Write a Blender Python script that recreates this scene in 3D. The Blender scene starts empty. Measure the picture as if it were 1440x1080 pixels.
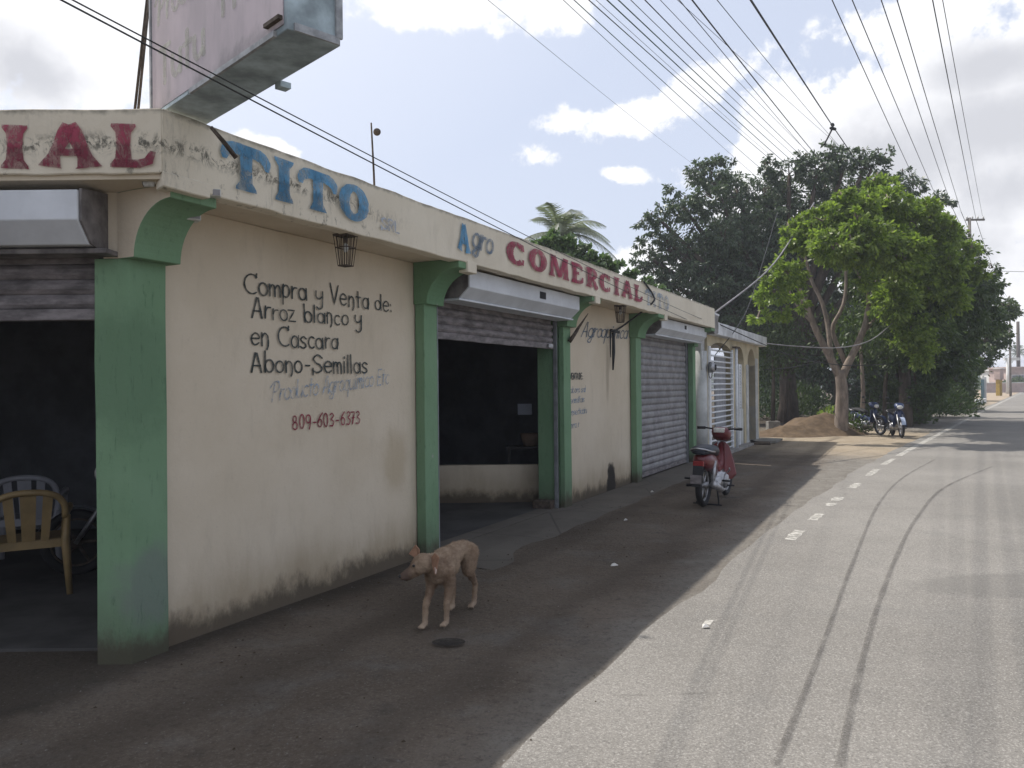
import bpy, bmesh, math, random
import numpy as np
from mathutils import Vector, Matrix, noise as mnoise
R=math.radians; PI=math.pi
random.seed(7); rng=np.random.default_rng(7)
S=bpy.context.scene
col=S.collection
# ------------------------------------------------------------------ camera
cam=bpy.data.cameras.new('camera'); camo=bpy.data.objects.new('camera',cam); col.objects.link(camo)
cam.sensor_width=36; cam.lens=36*1120/1440; cam.clip_end=3000; cam.clip_start=.05
CAMH=1.6
camo.matrix_world=Matrix.Translation((0,0,CAMH))@Matrix.Rotation(R(90.154),4,'X')@Matrix.Rotation(R(-.6),4,'Z')
S.camera=camo
# ------------------------------------------------------------------ light and exposure
SUN_EL=56.0; SUN_AZ=-50.0        # azimuth measured from +Y, negative to the left
sd=Vector((math.sin(R(SUN_AZ))*math.cos(R(SUN_EL)),math.cos(R(SUN_AZ))*math.cos(R(SUN_EL)),math.sin(R(SUN_EL))))
sl=bpy.data.lights.new('sun','SUN'); sl.energy=4.2; sl.angle=R(.85); sl.color=(1,.95,.88)
so=bpy.data.objects.new('sun',sl); col.objects.link(so); so.rotation_euler=sd.to_track_quat('Z','Y').to_euler(); so.location=(0,0,30)
S.view_settings.view_transform='Standard'; S.view_settings.look='None'; S.view_settings.gamma=1
S.view_settings.use_curve_mapping=False; S.view_settings.exposure=.35
SKYS=.12
def inv(px,py):
    th=R(.6); x=px-720; y=py-543
    return (x*math.cos(th)-y*math.sin(th))/1120, -(x*math.sin(th)+y*math.cos(th))/1120
def at(px,py,Y):
    r,s=inv(px,py); return Vector((r*Y,Y,CAMH+s*Y))
def gz(px,py,z=0):
    r,s=inv(px,py); Y=(z-CAMH)/s; return Vector((r*Y,Y,z))
W=bpy.data.worlds.new('World'); S.world=W; W.use_nodes=True
def build_world():
    nt=W.node_tree; N=nt.nodes; L=nt.links; N.clear()
    out=N.new('ShaderNodeOutputWorld'); bg=N.new('ShaderNodeBackground'); bg.inputs[1].default_value=SKYS
    L.new(bg.outputs[0],out.inputs[0])
    sky=N.new('ShaderNodeTexSky'); sky.sky_type='NISHITA'; sky.sun_disc=False
    sky.sun_elevation=R(SUN_EL); sky.sun_rotation=R(SUN_AZ)%(2*PI); sky.air_density=1.0; sky.dust_density=3.0; sky.ozone_density=1.2; sky.altitude=20
    tc=N.new('ShaderNodeTexCoord'); D=tc.outputs['Generated']
    def nz(scale,detail,rough,loc=(0,0,0),sc=(1,1,1)):
        m=N.new('ShaderNodeMapping'); m.inputs['Location'].default_value=loc; m.inputs['Scale'].default_value=sc; L.new(D,m.inputs[0])
        n=N.new('ShaderNodeTexNoise'); n.inputs['Scale'].default_value=scale; n.inputs['Detail'].default_value=detail; n.inputs['Roughness'].default_value=rough
        L.new(m.outputs[0],n.inputs['Vector']); return n.outputs['Fac']
    def math_(op,a,b=None,c=None,clamp=False):
        n=N.new('ShaderNodeMath'); n.operation=op; n.use_clamp=clamp
        for i,x in enumerate((a,b,c)):
            if x is None: continue
            if isinstance(x,(int,float)): n.inputs[i].default_value=x
            else: L.new(x,n.inputs[i])
        return n.outputs[0]
    def blob(px,py,rx,ry,rot=0,amp=1.0):
        r,s=inv(px,py); c=Vector((r,1,s)); k=c.length; c.normalize()
        q=Matrix.Rotation(0,4,'Z')
        m=N.new('ShaderNodeMapping'); m.vector_type='TEXTURE'
        m.inputs['Location'].default_value=c; m.inputs['Rotation'].default_value=(0,R(rot),0)
        m.inputs['Scale'].default_value=(rx/1120/k,.9,ry/1120/k); L.new(D,m.inputs[0])
        v=N.new('ShaderNodeVectorMath'); v.operation='LENGTH'; L.new(m.outputs[0],v.inputs[0])
        return math_('MULTIPLY',math_('SUBTRACT',1.0,v.outputs['Value']),amp)
    bl=[(1120,250,110,140,0,1),(1230,190,170,120,0,1),(1400,150,190,170,0,1),(1300,330,190,110,0,1),(1420,420,120,120,0,1),(1090,180,60,70,0,.9),
        (900,160,115,30,-10,.85),(995,118,70,24,-25,.5),(820,165,60,22,-5,.6),(960,120,50,20,-20,.4),
        (620,0,130,45,0,.9),(760,10,90,40,0,.9),(1330,20,140,60,0,.7),
        (60,60,150,110,20,1),(0,0,230,110,0,.9),(150,20,160,60,0,.7),
        (385,208,42,16,12,1),(340,195,30,12,0,.6),(868,245,36,12,10,.6),(890,380,50,38,0,1),(940,395,60,40,0,1),(755,220,34,14,0,.45),(720,405,80,40,0,.3)]
    acc=None
    for b in bl:
        o=blob(*b); acc=o if acc is None else math_('MAXIMUM',acc,o)
    # a loose field of cumulus over the rest of the sky
    field=math_('MULTIPLY',math_('SUBTRACT',nz(2.1,3,.5,(3.1,1.7,.4),(1,1,1.6)),.56),4.5)
    sep=N.new('ShaderNodeSeparateXYZ'); L.new(D,sep.inputs[0])
    away=math_('MULTIPLY',math_('SUBTRACT',.45,sep.outputs['Y']),5,clamp=True)
    field=math_('SUBTRACT',math_('MULTIPLY',field,away),math_('MULTIPLY',math_('SUBTRACT',1.0,away),2))
    acc=math_('MAXIMUM',acc,field)
    n1=nz(11,10,.66); n2=nz(30,6,.6,(5,2,1))
    dens=math_('ADD',acc,math_('MULTIPLY',math_('SUBTRACT',n1,.5),2.3))
    dens=math_('ADD',dens,math_('MULTIPLY',math_('SUBTRACT',n2,.5),.9))
    def mr(x,a,b,c=0,d=1,sm=True):
        n=N.new('ShaderNodeMapRange'); n.interpolation_type='SMOOTHSTEP' if sm else 'LINEAR'
        n.inputs[1].default_value=a;n.inputs[2].default_value=b;n.inputs[3].default_value=c;n.inputs[4].default_value=d
        L.new(x,n.inputs[0]); return n.outputs[0]
    cover=mr(dens,.0,.34)
    gacc=None
    for b in ((1265,235,185,110,0,1.15),(1400,180,150,90,0,1),(1400,90,110,60,0,1),(1420,260,120,90,0,.9),(1330,360,150,70,0,.9),(40,95,105,75,25,1.1),(1180,215,70,60,0,.8)):
        o=blob(*b); gacc=o if gacc is None else math_('MAXIMUM',gacc,o)
    gf=math_('MULTIPLY',math_('ADD',field,math_('MULTIPLY',n1,0)),.8); gacc=math_('MAXIMUM',gacc,gf)
    grey=mr(math_('ADD',gacc,math_('MULTIPLY',math_('SUBTRACT',nz(6,7,.6,(1,8,3)),.5),2.2)),.05,.95)
    def mix(f,a,b):
        n=N.new('ShaderNodeMix'); n.data_type='RGBA'
        if isinstance(f,(int,float)): n.inputs[0].default_value=f
        else: L.new(f,n.inputs[0])
        for i,x in ((6,a),(7,b)):
            if isinstance(x,tuple): n.inputs[i].default_value=x
            else: L.new(x,n.inputs[i])
        return n.outputs[2]
    k=1/SKYS
    cl=mix(grey,(.86*k,.865*k,.89*k,1),(.55*k,.56*k,.60*k,1))
    # thin high veil that whitens the blue
    veil=mix(.78,sky.outputs[0],(.58*k,.63*k,.755*k,1))
    dp=N.new('ShaderNodeVectorMath'); dp.operation='DOT_PRODUCT'; L.new(D,dp.inputs[0]); dp.inputs[1].default_value=sd
    glow=mr(dp.outputs['Value'],.60,1.0,0,.55,False)
    veil=mix(glow,veil,(.95*k,.96*k,1.0*k,1))
    L.new(mix(cover,veil,cl),bg.inputs[0])
build_world()
# ------------------------------------------------------------------ helpers
def tag(o,label=None,cat=None,group=None,kind=None):
    for k,v in (('label',label),('category',cat),('group',group),('kind',kind)):
        if v: o[k]=v
    return o
def thing(name,label,cat,loc=(0,0,0),rz=0,group=None,rot=None):
    o=bpy.data.objects.new(name,None); o.empty_display_size=.2; col.objects.link(o); o.location=loc
    o.rotation_euler=rot if rot else (0,0,rz)
    return tag(o,label,cat,group)
class MB:
    def __init__(s): s.v=[];s.f=[];s.m=[];s.sm=[]
    def add(s,vs,fs,mi=0,smooth=False,M=None):
        b=len(s.v)
        s.v+= [tuple(M@Vector(p)) for p in vs] if M else [tuple(p) for p in vs]
        for f in fs: s.f.append([b+i for i in f]); s.m.append(mi); s.sm.append(smooth)
        return s
    def box(s,a,b,mi=0,M=None):
        x0,x1=sorted((a[0],b[0]));y0,y1=sorted((a[1],b[1]));z0,z1=sorted((a[2],b[2]))
        vs=[(x0,y0,z0),(x1,y0,z0),(x1,y1,z0),(x0,y1,z0),(x0,y0,z1),(x1,y0,z1),(x1,y1,z1),(x0,y1,z1)]
        return s.add(vs,[(3,2,1,0),(4,5,6,7),(0,1,5,4),(1,2,6,5),(2,3,7,6),(3,0,4,7)],mi,False,M)
    def prism(s,poly,axis,a,b,mi=0,M=None,side_mi=None):
        # poly: list of 2-D points in the plane normal to axis
        n=len(poly)
        def P(q,t):
            return {'x':(t,q[0],q[1]),'y':(q[0],t,q[1]),'z':(q[0],q[1],t)}[axis]
        vs=[P(q,a) for q in poly]+[P(q,b) for q in poly]
        base=len(s.f)
        s.add(vs,[tuple(range(n))[::-1],tuple(range(n,2*n))]+[(i,(i+1)%n,n+(i+1)%n,n+i) for i in range(n)],mi,False,M)
        if side_mi is not None: s.m[base]=side_mi; s.m[base+1]=side_mi
        return s
    def tube(s,pts,r,seg=8,mi=0,cap=True,M=None,smooth=True):
        pts=[Vector(p) for p in pts]; n=len(pts)
        rs=r if isinstance(r,(list,tuple)) else [r]*n
        up=None; vs=[]; fs=[]
        for i,p in enumerate(pts):
            t=(pts[min(i+1,n-1)]-pts[max(i-1,0)]).normalized()
            if up is None:
                up=Vector((0,0,1)) if abs(t.z)<.9 else Vector((1,0,0))
            a=(up-t*up.dot(t)).normalized(); b=t.cross(a); up=a
            for k in range(seg):
                an=2*PI*k/seg; vs.append(p+(a*math.cos(an)+b*math.sin(an))*rs[i])
        for i in range(n-1):
            for k in range(seg):
                fs.append((i*seg+k,i*seg+(k+1)%seg,(i+1)*seg+(k+1)%seg,(i+1)*seg+k))
        if cap: fs.append(tuple(range(seg))[::-1]); fs.append(tuple(range((n-1)*seg,n*seg)))
        return s.add(vs,fs,mi,smooth,M)
    def sphere(s,c,r,su=10,sv=7,mi=0,M=None):
        r=r if isinstance(r,(list,tuple)) else (r,r,r); vs=[];fs=[]
        vs.append((c[0],c[1],c[2]-r[2]))
        for j in range(1,sv):
            ph=-PI/2+PI*j/sv
            for i in range(su):
                th=2*PI*i/su; vs.append((c[0]+r[0]*math.cos(ph)*math.cos(th),c[1]+r[1]*math.cos(ph)*math.sin(th),c[2]+r[2]*math.sin(ph)))
        vs.append((c[0],c[1],c[2]+r[2])); T=len(vs)-1
        for i in range(su):
            fs.append((0,1+(i+1)%su,1+i)); fs.append((T,T-su+i,T-su+(i+1)%su))
            for j in range(sv-2):
                a=1+j*su; fs.append((a+i,a+(i+1)%su,a+su+(i+1)%su,a+su+i))
        return s.add(vs,fs,mi,True,M)
    def torus(s,c,R_,r,axis='y',seg=28,rs=8,mi=0,M=None,fl=1.0):
        vs=[];fs=[]
        for i in range(seg):
            a=2*PI*i/seg
            for j in range(rs):
                b=2*PI*j/rs; rr=R_+r*math.cos(b); w=r*fl*math.sin(b)
                p=(rr*math.cos(a),w,rr*math.sin(a)) if axis=='y' else (rr*math.cos(a),rr*math.sin(a),w)
                vs.append((c[0]+p[0],c[1]+p[1],c[2]+p[2]))
        for i in range(seg):
            for j in range(rs):
                fs.append((i*rs+j,((i+1)%seg)*rs+j,((i+1)%seg)*rs+(j+1)%rs,i*rs+(j+1)%rs))
        return s.add(vs,fs,mi,True,M)
    def build(s,name,mats,parent=None,bevel=0,seg=2,sub=0,jit=0,jscale=2.5,kind=None,label=None):
        me=bpy.data.meshes.new(name); me.from_pydata(s.v,[],s.f)
        mats=mats if isinstance(mats,(list,tuple)) else [mats]
        for m in mats: me.materials.append(m)
        me.polygons.foreach_set('material_index',s.m); me.polygons.foreach_set('use_smooth',s.sm); me.update()
        if bevel or sub or jit or True:
            bm=bmesh.new(); bm.from_mesh(me)
            bmesh.ops.recalc_face_normals(bm,faces=bm.faces)
            if bevel:
                bmesh.ops.bevel(bm,geom=[e for e in bm.edges if len(e.link_faces)==2 and e.calc_face_angle(0)>.5],offset=bevel,segments=seg,affect='EDGES',profile=.6)
            if sub:
                for _ in range(8):
                    es=[e for e in bm.edges if e.calc_length()>sub*1.5]
                    if not es: break
                    bmesh.ops.subdivide_edges(bm,edges=es,cuts=1,use_grid_fill=True)
                bmesh.ops.triangulate(bm,faces=[f for f in bm.faces if len(f.verts)>4])
            if jit:
                for v in bm.verts:
                    q=Vector(v.co)*jscale
                    v.co+=mnoise.noise_vector(q)*jit+mnoise.noise_vector(q*5)*jit*.35
            bm.to_mesh(me); bm.free()
        o=bpy.data.objects.new(name,me); col.objects.link(o)
        if parent: o.parent=parent
        if kind: o['kind']=kind
        if label: o['label']=label
        return o
def copy_tree(o,parent=None):
    c=o.copy(); col.objects.link(c)
    if parent: c.parent=parent
    for ch in [x for x in o.children]: copy_tree(ch,c)
    return c
# ------------------------------------------------------------------ materials
class NT:
    def __init__(s,name):
        s.mat=bpy.data.materials.new(name); s.mat.use_nodes=True; s.t=s.mat.node_tree; s.N=s.t.nodes; s.L=s.t.links
        s.b=s.N['Principled BSDF']; s.out=s.N['Material Output']
        g=s.N.new('ShaderNodeNewGeometry'); s.pos=g.outputs['Position']; s.geo=g
    def put(s,sock,x):
        if x is None: return
        if hasattr(x,'links') or hasattr(x,'is_linked'): s.L.new(x,sock)
        else: sock.default_value=x if not isinstance(x,tuple) or len(x)!=3 or sock.type!='RGBA' else (*x,1)
    def noise(s,scale,detail=5,rough=.55,sc=(1,1,1),loc=(0,0,0),vec=None,dist=0):
        m=s.N.new('ShaderNodeMapping'); m.inputs['Scale'].default_value=sc; m.inputs['Location'].default_value=loc; s.L.new(vec or s.pos,m.inputs[0])
        n=s.N.new('ShaderNodeTexNoise'); n.inputs['Scale'].default_value=scale; n.inputs['Detail'].default_value=detail; n.inputs['Roughness'].default_value=rough; n.inputs['Distortion'].default_value=dist
        s.L.new(m.outputs[0],n.inputs['Vector']); return n.outputs['Fac']
    def vor(s,scale,feature='F1',sc=(1,1,1),out='Distance'):
        m=s.N.new('ShaderNodeMapping'); m.inputs['Scale'].default_value=sc; s.L.new(s.pos,m.inputs[0])
        n=s.N.new('ShaderNodeTexVoronoi'); n.feature=feature; n.inputs['Scale'].default_value=scale; s.L.new(m.outputs[0],n.inputs['Vector']); return n.outputs[out]
    def m(s,op,a,b=None,clamp=False):
        n=s.N.new('ShaderNodeMath'); n.operation=op; n.use_clamp=clamp; s.put(n.inputs[0],a); s.put(n.inputs[1],b); return n.outputs[0]
    def mr(s,x,a,b,c=0.,d=1.):
        n=s.N.new('ShaderNodeMapRange'); n.interpolation_type='SMOOTHSTEP'
        for i,q in enumerate((a,b,c,d)): n.inputs[i+1].default_value=q
        s.L.new(x,n.inputs[0]); return n.outputs[0]
    def mix(s,f,a,b,mode='MIX'):
        n=s.N.new('ShaderNodeMix'); n.data_type='RGBA'; n.blend_type=mode; s.put(n.inputs[0],f); s.put(n.inputs[6],a); s.put(n.inputs[7],b); return n.outputs[2]
    def xyz(s,which):
        n=s.N.new('ShaderNodeSeparateXYZ'); s.L.new(s.pos,n.inputs[0]); return n.outputs[which]
    def dist(s,p,scale=(1,1,1)):
        m=s.N.new('ShaderNodeMapping'); m.vector_type='TEXTURE'; m.inputs['Location'].default_value=p; m.inputs['Scale'].default_value=scale; s.L.new(s.pos,m.inputs[0])
        v=s.N.new('ShaderNodeVectorMath'); v.operation='LENGTH'; s.L.new(m.outputs[0],v.inputs[0]); return v.outputs['Value']
    def bump(s,h,strength=.3,dist=.01):
        n=s.N.new('ShaderNodeBump'); n.inputs['Strength'].default_value=strength; n.inputs['Distance'].default_value=dist; s.L.new(h,n.inputs['Height']); s.L.new(n.outputs[0],s.b.inputs['Normal']); return s
    def fin(s,c,rough=.85,spec=.3,metal=0):
        s.put(s.b.inputs['Base Color'],c); s.put(s.b.inputs['Roughness'],rough); s.b.inputs['Specular IOR Level'].default_value=spec; s.b.inputs['Metallic'].default_value=metal
        return s.mat
def simple(name,c,rough=.6,spec=.4,metal=0,var=.25,scale=6,bump=.15,bd=.004,bs=40,sc=(1,1,1)):
    t=NT(name); n=t.noise(scale,5,.6,sc); n2=t.noise(scale*7,3,.6)
    dark=tuple(x*(1-var) for x in c); light=tuple(min(1,x*(1+var*.6)) for x in c)
    cc=t.mix(t.mr(n,.3,.7),dark,light)
    cc=t.mix(t.m('MULTIPLY',t.mr(n2,.5,.75),var*.6),cc,tuple(x*.6 for x in c))
    if bump: t.bump(t.noise(bs,3,.6),bump,bd)
    return t.fin(cc,rough,spec,metal)
# building frame ---------------------------------------------------
BC=(-2.2513,4.6864); D2=(0.45359,0.89121); N2=(0.89121,-0.45359); BROT=math.atan2(D2[1],D2[0])
def Wd(u,v,z=0): return Vector((BC[0]+u*D2[0]+v*N2[0],BC[1]+u*D2[1]+v*N2[1],z))
def loc(X,Y,z=0):   # world -> building local (u,-v,z)
    x=X-BC[0];y=Y-BC[1]; return (x*D2[0]+y*D2[1],-(x*N2[0]+y*N2[1]),z)
def plaster(name,base,alt,fascia=False,green=False):
    t=NT(name); z=t.xyz('Z')
    c=t.mix(t.mr(t.noise(1.1,5,.6),.3,.7),base,alt)
    c=t.mix(t.m('MULTIPLY',t.mr(t.noise(9,6,.65,(1,1,.25)),.5,.8),.35),c,tuple(x*.72 for x in base))
    c=t.mix(t.m('MULTIPLY',t.mr(t.noise(38,4,.6),.6,.8),.25),c,tuple(x*.55 for x in base))
    if fascia:
        corner=Wd(.1,.45,2.95)
        near=t.mr(t.dist(tuple(corner),(2.0,2.3,9)),.55,1.05,1,0)
        crack=t.mr(t.m('ABSOLUTE',t.m('SUBTRACT',t.m('ADD',z,t.m('MULTIPLY',t.noise(1.7,3,.5),.14)),3.02)),.0,.085,1,0)
        blot=t.mr(t.noise(14,7,.75,(1,1,.8),dist=1.2),.46,.56)
        mould=t.m('MULTIPLY',t.m('MULTIPLY',t.m('MULTIPLY',crack,blot),near),t.mr(t.noise(48,6,.8,(1,1,.7)),.40,.52,.35,1))
        streak=t.m('MULTIPLY',t.m('MULTIPLY',t.mr(t.noise(7,5,.7,(1,1,.12)),.55,.75),t.mr(t.noise(22,5,.7,(1,1,.35)),.4,.7)),t.m('ADD',t.m('MULTIPLY',near,.65),.12))
        lowm=t.m('MULTIPLY',t.m('MULTIPLY',t.mr(z,2.90,2.80),t.mr(t.noise(18,6,.7,(1,1,.6),(4,1,2)),.55,.68)),near)
        topd=t.m('MULTIPLY',t.mr(t.m('ADD',z,t.m('MULTIPLY',t.noise(12,5,.7),.08)),3.15,3.20),.8)
        f=t.m('MAXIMUM',t.m('MAXIMUM',mould,streak),t.m('MAXIMUM',t.m('MULTIPLY',lowm,.7),topd))
        c=t.mix(t.m('MULTIPLY',f,.88),c,(.055,.055,.045))
    else:
        q=t.m('SUBTRACT',z,t.m('MULTIPLY',t.noise(2.2,6,.65,(1,1,.3)),.75))
        f1=t.mr(q,.18,-.33)
        c=t.mix(t.m('MULTIPLY',f1,.55),c,(.23,.165,.085) if not green else (.10,.12,.08))
        q2=t.m('SUBTRACT',z,t.m('MULTIPLY',t.noise(5,7,.7,(1,1,.6)),.42))
        f2=t.mr(q2,.0,-.17)
        c=t.mix(t.m('MULTIPLY',f2,.85),c,(.07,.055,.04))
        if not green:
            sp=tuple(Wd(8.4,-.06,.12)); f3=t.mr(t.m('ADD',t.dist(sp,(.26,.26,.36)),t.m('MULTIPLY',t.noise(6,5,.7),.9)),1.35,1.05)
            c=t.mix(f3,c,(.035,.03,.025))
            rn=tuple(Wd(8.28,-.06,1.75)); f4=t.mr(t.dist(rn,(.10,.10,.55)),1,.3,0,.35); c=t.mix(f4,c,(.12,.09,.06))
            oc=tuple(Wd(2.75,-.06,.95)); f5=t.mr(t.m('ADD',t.dist(oc,(.3,.3,.4)),t.m('MULTIPLY',t.noise(4,5,.6),.7)),1.3,.7,0,.35); c=t.mix(f5,c,(.30,.22,.11))
    if green:
        for p_,r_,c_ in ((Wd(.16,0,.42),.30,(.17,.18,.175)),(Wd(.0,0,1.7),.5,(.10,.17,.10))):
            fg=t.mr(t.m('ADD',t.dist(tuple(p_),(r_,r_,r_*1.1)),t.m('MULTIPLY',t.noise(7,6,.7),.8)),1.35,.8,0,.6); c=t.mix(fg,c,c_)
        c=t.mix(t.m('MULTIPLY',t.mr(t.noise(26,5,.75,(1,1,.2)),.55,.72),.5),c,(.055,.10,.06))
        c=t.mix(t.mr(t.vor(3.1),.06,.035,0,.7),c,(.30,.31,.27))
    t.bump(t.m('ADD',t.noise(30,6,.7),t.m('MULTIPLY',t.noise(3,3,.5),2.0)),.35,.012)
    return t.fin(c,.9,.2)
CREAM=(.56,.48,.365); CREAM2=(.62,.54,.425)
M={}
M['cream']=plaster('cream_plaster',CREAM,CREAM2)
M['fascia']=plaster('fascia_plaster',(.63,.565,.45),(.70,.635,.515),fascia=True)
M['green']=plaster('green_paint',(.13,.235,.13),(.17,.275,.16),green=True)
M['greenlt']=plaster('light_green_paint',(.155,.26,.15),(.19,.30,.185),green=True)
M['concrete']=simple('raw_concrete',(.26,.25,.24),.9,.2,var=.35,scale=3,bump=.4,bd=.01)
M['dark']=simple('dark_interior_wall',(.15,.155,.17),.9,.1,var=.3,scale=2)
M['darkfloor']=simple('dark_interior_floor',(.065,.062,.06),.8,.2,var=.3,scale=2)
M['boxwhite']=simple('shutter_box_paint',(.60,.62,.65),.55,.4,var=.12,scale=3,bump=.08)
M['slat']=simple('galvanised_slat',(.26,.25,.255),.55,.4,metal=.15,var=.3,scale=4,bump=.05)
M['slatold']=simple('grimy_slat',(.20,.18,.18),.7,.3,metal=.1,var=.5,scale=6,bump=.3,sc=(1,1,3))
M['endcap']=simple('stained_end_cap',(.17,.155,.15),.8,.2,var=.5,scale=7,bump=.4)
M['rail']=simple('grey_guide_rail',(.23,.24,.25),.55,.4,metal=.3,var=.3)
M['iron']=simple('rusty_iron',(.09,.07,.055),.85,.2,var=.45,scale=20,bump=.4)
M['black']=simple('black_rubber',(.018,.018,.02),.7,.3,var=.2)
M['wire']=simple('cable_sheath',(.03,.032,.035),.6,.3,var=.2)
M['wiregrn']=simple('green_cable_sheath',(.02,.06,.05),.6,.3,var=.2)
M['whitepaint']=simple('white_ironwork_paint',(.72,.74,.76),.5,.4,var=.12,scale=8)
M['chrome']=simple('engine_metal',(.40,.40,.41),.38,.5,metal=.9,var=.25,scale=20,bump=.1)
M['alu']=simple('dull_alloy',(.38,.38,.39),.45,.5,metal=.7,var=.3,scale=20)
M['lamp']=simple('white_plastic_lamp',(.55,.54,.50),.5,.4,var=.3,scale=18)
def asphalt():
    t=NT('sun_bleached_asphalt')
    c=t.mix(t.mr(t.noise(.35,4,.55),.35,.68),(.172,.161,.145),(.22,.207,.187))
    c=t.mix(t.m('MULTIPLY',t.mr(t.noise(2.3,6,.6),.45,.8),.4),c,(.15,.145,.135))
    ag=t.noise(95,3,.7); c=t.mix(t.m('MULTIPLY',t.mr(ag,.52,.68),.7),c,(.38,.365,.335))
    c=t.mix(t.m('MULTIPLY',t.mr(ag,.47,.32),.7),c,(.085,.08,.074))
    fn=t.noise(17,6,.8,loc=(2,2,0)); c=t.mix(t.m('MULTIPLY',t.mr(fn,.5,.72),.35),c,(.12,.113,.102))
    c=t.mix(t.m('MULTIPLY',t.mr(t.vor(34),.13,.05),.6),c,(.42,.40,.36))
    ck=t.m('MULTIPLY',t.mr(t.vor(.42,'DISTANCE_TO_EDGE'),.009,.002),t.mr(t.noise(.5,4,.6,loc=(9,1,0)),.50,.6)); c=t.mix(t.m('MULTIPLY',t.m('MULTIPLY',ck,t.mr(t.noise(3,5,.7),.45,.6)),.3),c,(.06,.055,.05))
    pt=t.mr(t.m('ADD',t.dist((4.6,6.2,0),(1.5,.45,9)),t.m('MULTIPLY',t.noise(5,5,.7),.5)),1.35,1.1,0,.35); c=t.mix(pt,c,(.10,.095,.088))
    big=t.noise(1.2,5,.6,loc=(7,3,0)); c=t.mix(t.m('MULTIPLY',t.mr(big,.60,.8),.3),c,(.12,.118,.115))
    t.bump(t.m('ADD',ag,t.m('MULTIPLY',t.vor(60),.8)),.5,.006); return t.fin(c,.92,.18)
M['asphalt']=asphalt()
def dirt():
    t=NT('packed_dirt')
    base=t.mix(t.mr(t.noise(.5,6,.6),.35,.65),(.098,.078,.060),(.145,.118,.094))
    base=t.mix(t.m('MULTIPLY',t.mr(t.noise(1.3,6,.65,loc=(4,9,0)),.5,.72),.6),base,(.155,.145,.132))
    base=t.mix(t.m('MULTIPLY',t.mr(t.noise(2.2,6,.7,loc=(14,2,0)),.55,.72),.6),base,(.052,.046,.040))
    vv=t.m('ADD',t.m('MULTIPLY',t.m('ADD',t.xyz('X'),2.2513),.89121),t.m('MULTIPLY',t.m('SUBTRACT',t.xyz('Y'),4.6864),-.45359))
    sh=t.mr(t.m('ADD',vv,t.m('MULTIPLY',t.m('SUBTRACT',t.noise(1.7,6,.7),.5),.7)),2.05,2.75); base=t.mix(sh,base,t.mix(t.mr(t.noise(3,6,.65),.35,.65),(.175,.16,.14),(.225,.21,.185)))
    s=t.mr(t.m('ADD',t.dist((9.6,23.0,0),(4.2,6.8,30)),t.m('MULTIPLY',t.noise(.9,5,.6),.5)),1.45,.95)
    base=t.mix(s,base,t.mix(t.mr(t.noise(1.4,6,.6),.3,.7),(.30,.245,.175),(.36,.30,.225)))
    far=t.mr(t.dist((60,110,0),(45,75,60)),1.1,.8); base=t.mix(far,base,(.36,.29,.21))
    green=t.m('MULTIPLY',t.mr(t.dist((0,0,0)),45,90),t.mr(t.noise(.06,4,.5),.35,.6)); green=t.m('MULTIPLY',green,t.m('SUBTRACT',1.0,far))
    base=t.mix(green,base,(.07,.10,.03))
    f=t.noise(60,4,.75); base=t.mix(t.m('MULTIPLY',t.mr(f,.52,.70),.55),base,(.22,.195,.165))
    f2=t.noise(21,7,.8,loc=(1,5,0)); base=t.mix(t.m('MULTIPLY',t.mr(f2,.5,.66),.5),base,(.045,.038,.032)); base=t.mix(t.m('MULTIPLY',t.mr(f,.46,.28),.55),base,(.04,.035,.03))
    ru=t.noise(.9,6,.65,(1,1,1),(3,3,0),dist=.6); trk=t.m('MULTIPLY',t.mr(t.m('ABSOLUTE',t.m('SUBTRACT',t.m('ADD',vv,t.m('MULTIPLY',ru,.5)),1.05)),.28,.05),.36); base=t.mix(trk,base,(.050,.040,.031))
    trk2=t.m('MULTIPLY',t.mr(t.m('ABSOLUTE',t.m('SUBTRACT',t.m('ADD',vv,t.m('MULTIPLY',t.noise(.5,5,.6),.9)),2.35)),.22,.03),.35); base=t.mix(trk2,base,(.055,.045,.036))
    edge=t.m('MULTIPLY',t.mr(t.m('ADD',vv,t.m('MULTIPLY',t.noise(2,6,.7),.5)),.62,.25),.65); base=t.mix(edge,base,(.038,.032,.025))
    base=t.mix(t.m('MULTIPLY',t.mr(t.vor(23),.16,.06),.45),base,(.22,.20,.175))
    t.bump(t.m('ADD',t.m('MULTIPLY',t.noise(6,8,.75),3.0),t.m('ADD',f,t.m('MULTIPLY',t.vor(30),.7))),.7,.02)
    return t.fin(base,.95,.12)
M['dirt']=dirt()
def apron():
    t=NT('worn_concrete_apron')
    c=t.mix(t.mr(t.noise(.8,6,.6),.3,.7),(.090,.080,.068),(.122,.108,.092))
    c=t.mix(t.m('MULTIPLY',t.mr(t.noise(2.5,6,.65),.48,.7),.7),c,(.085,.075,.062))
    cr=t.mr(t.vor(.8,'DISTANCE_TO_EDGE'),.012,.0); c=t.mix(t.m('MULTIPLY',cr,.6),c,(.04,.035,.03))
    t.bump(t.noise(22,7,.7),.5,.01); return t.fin(c,.9,.2)
M['apron']=apron()
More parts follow.
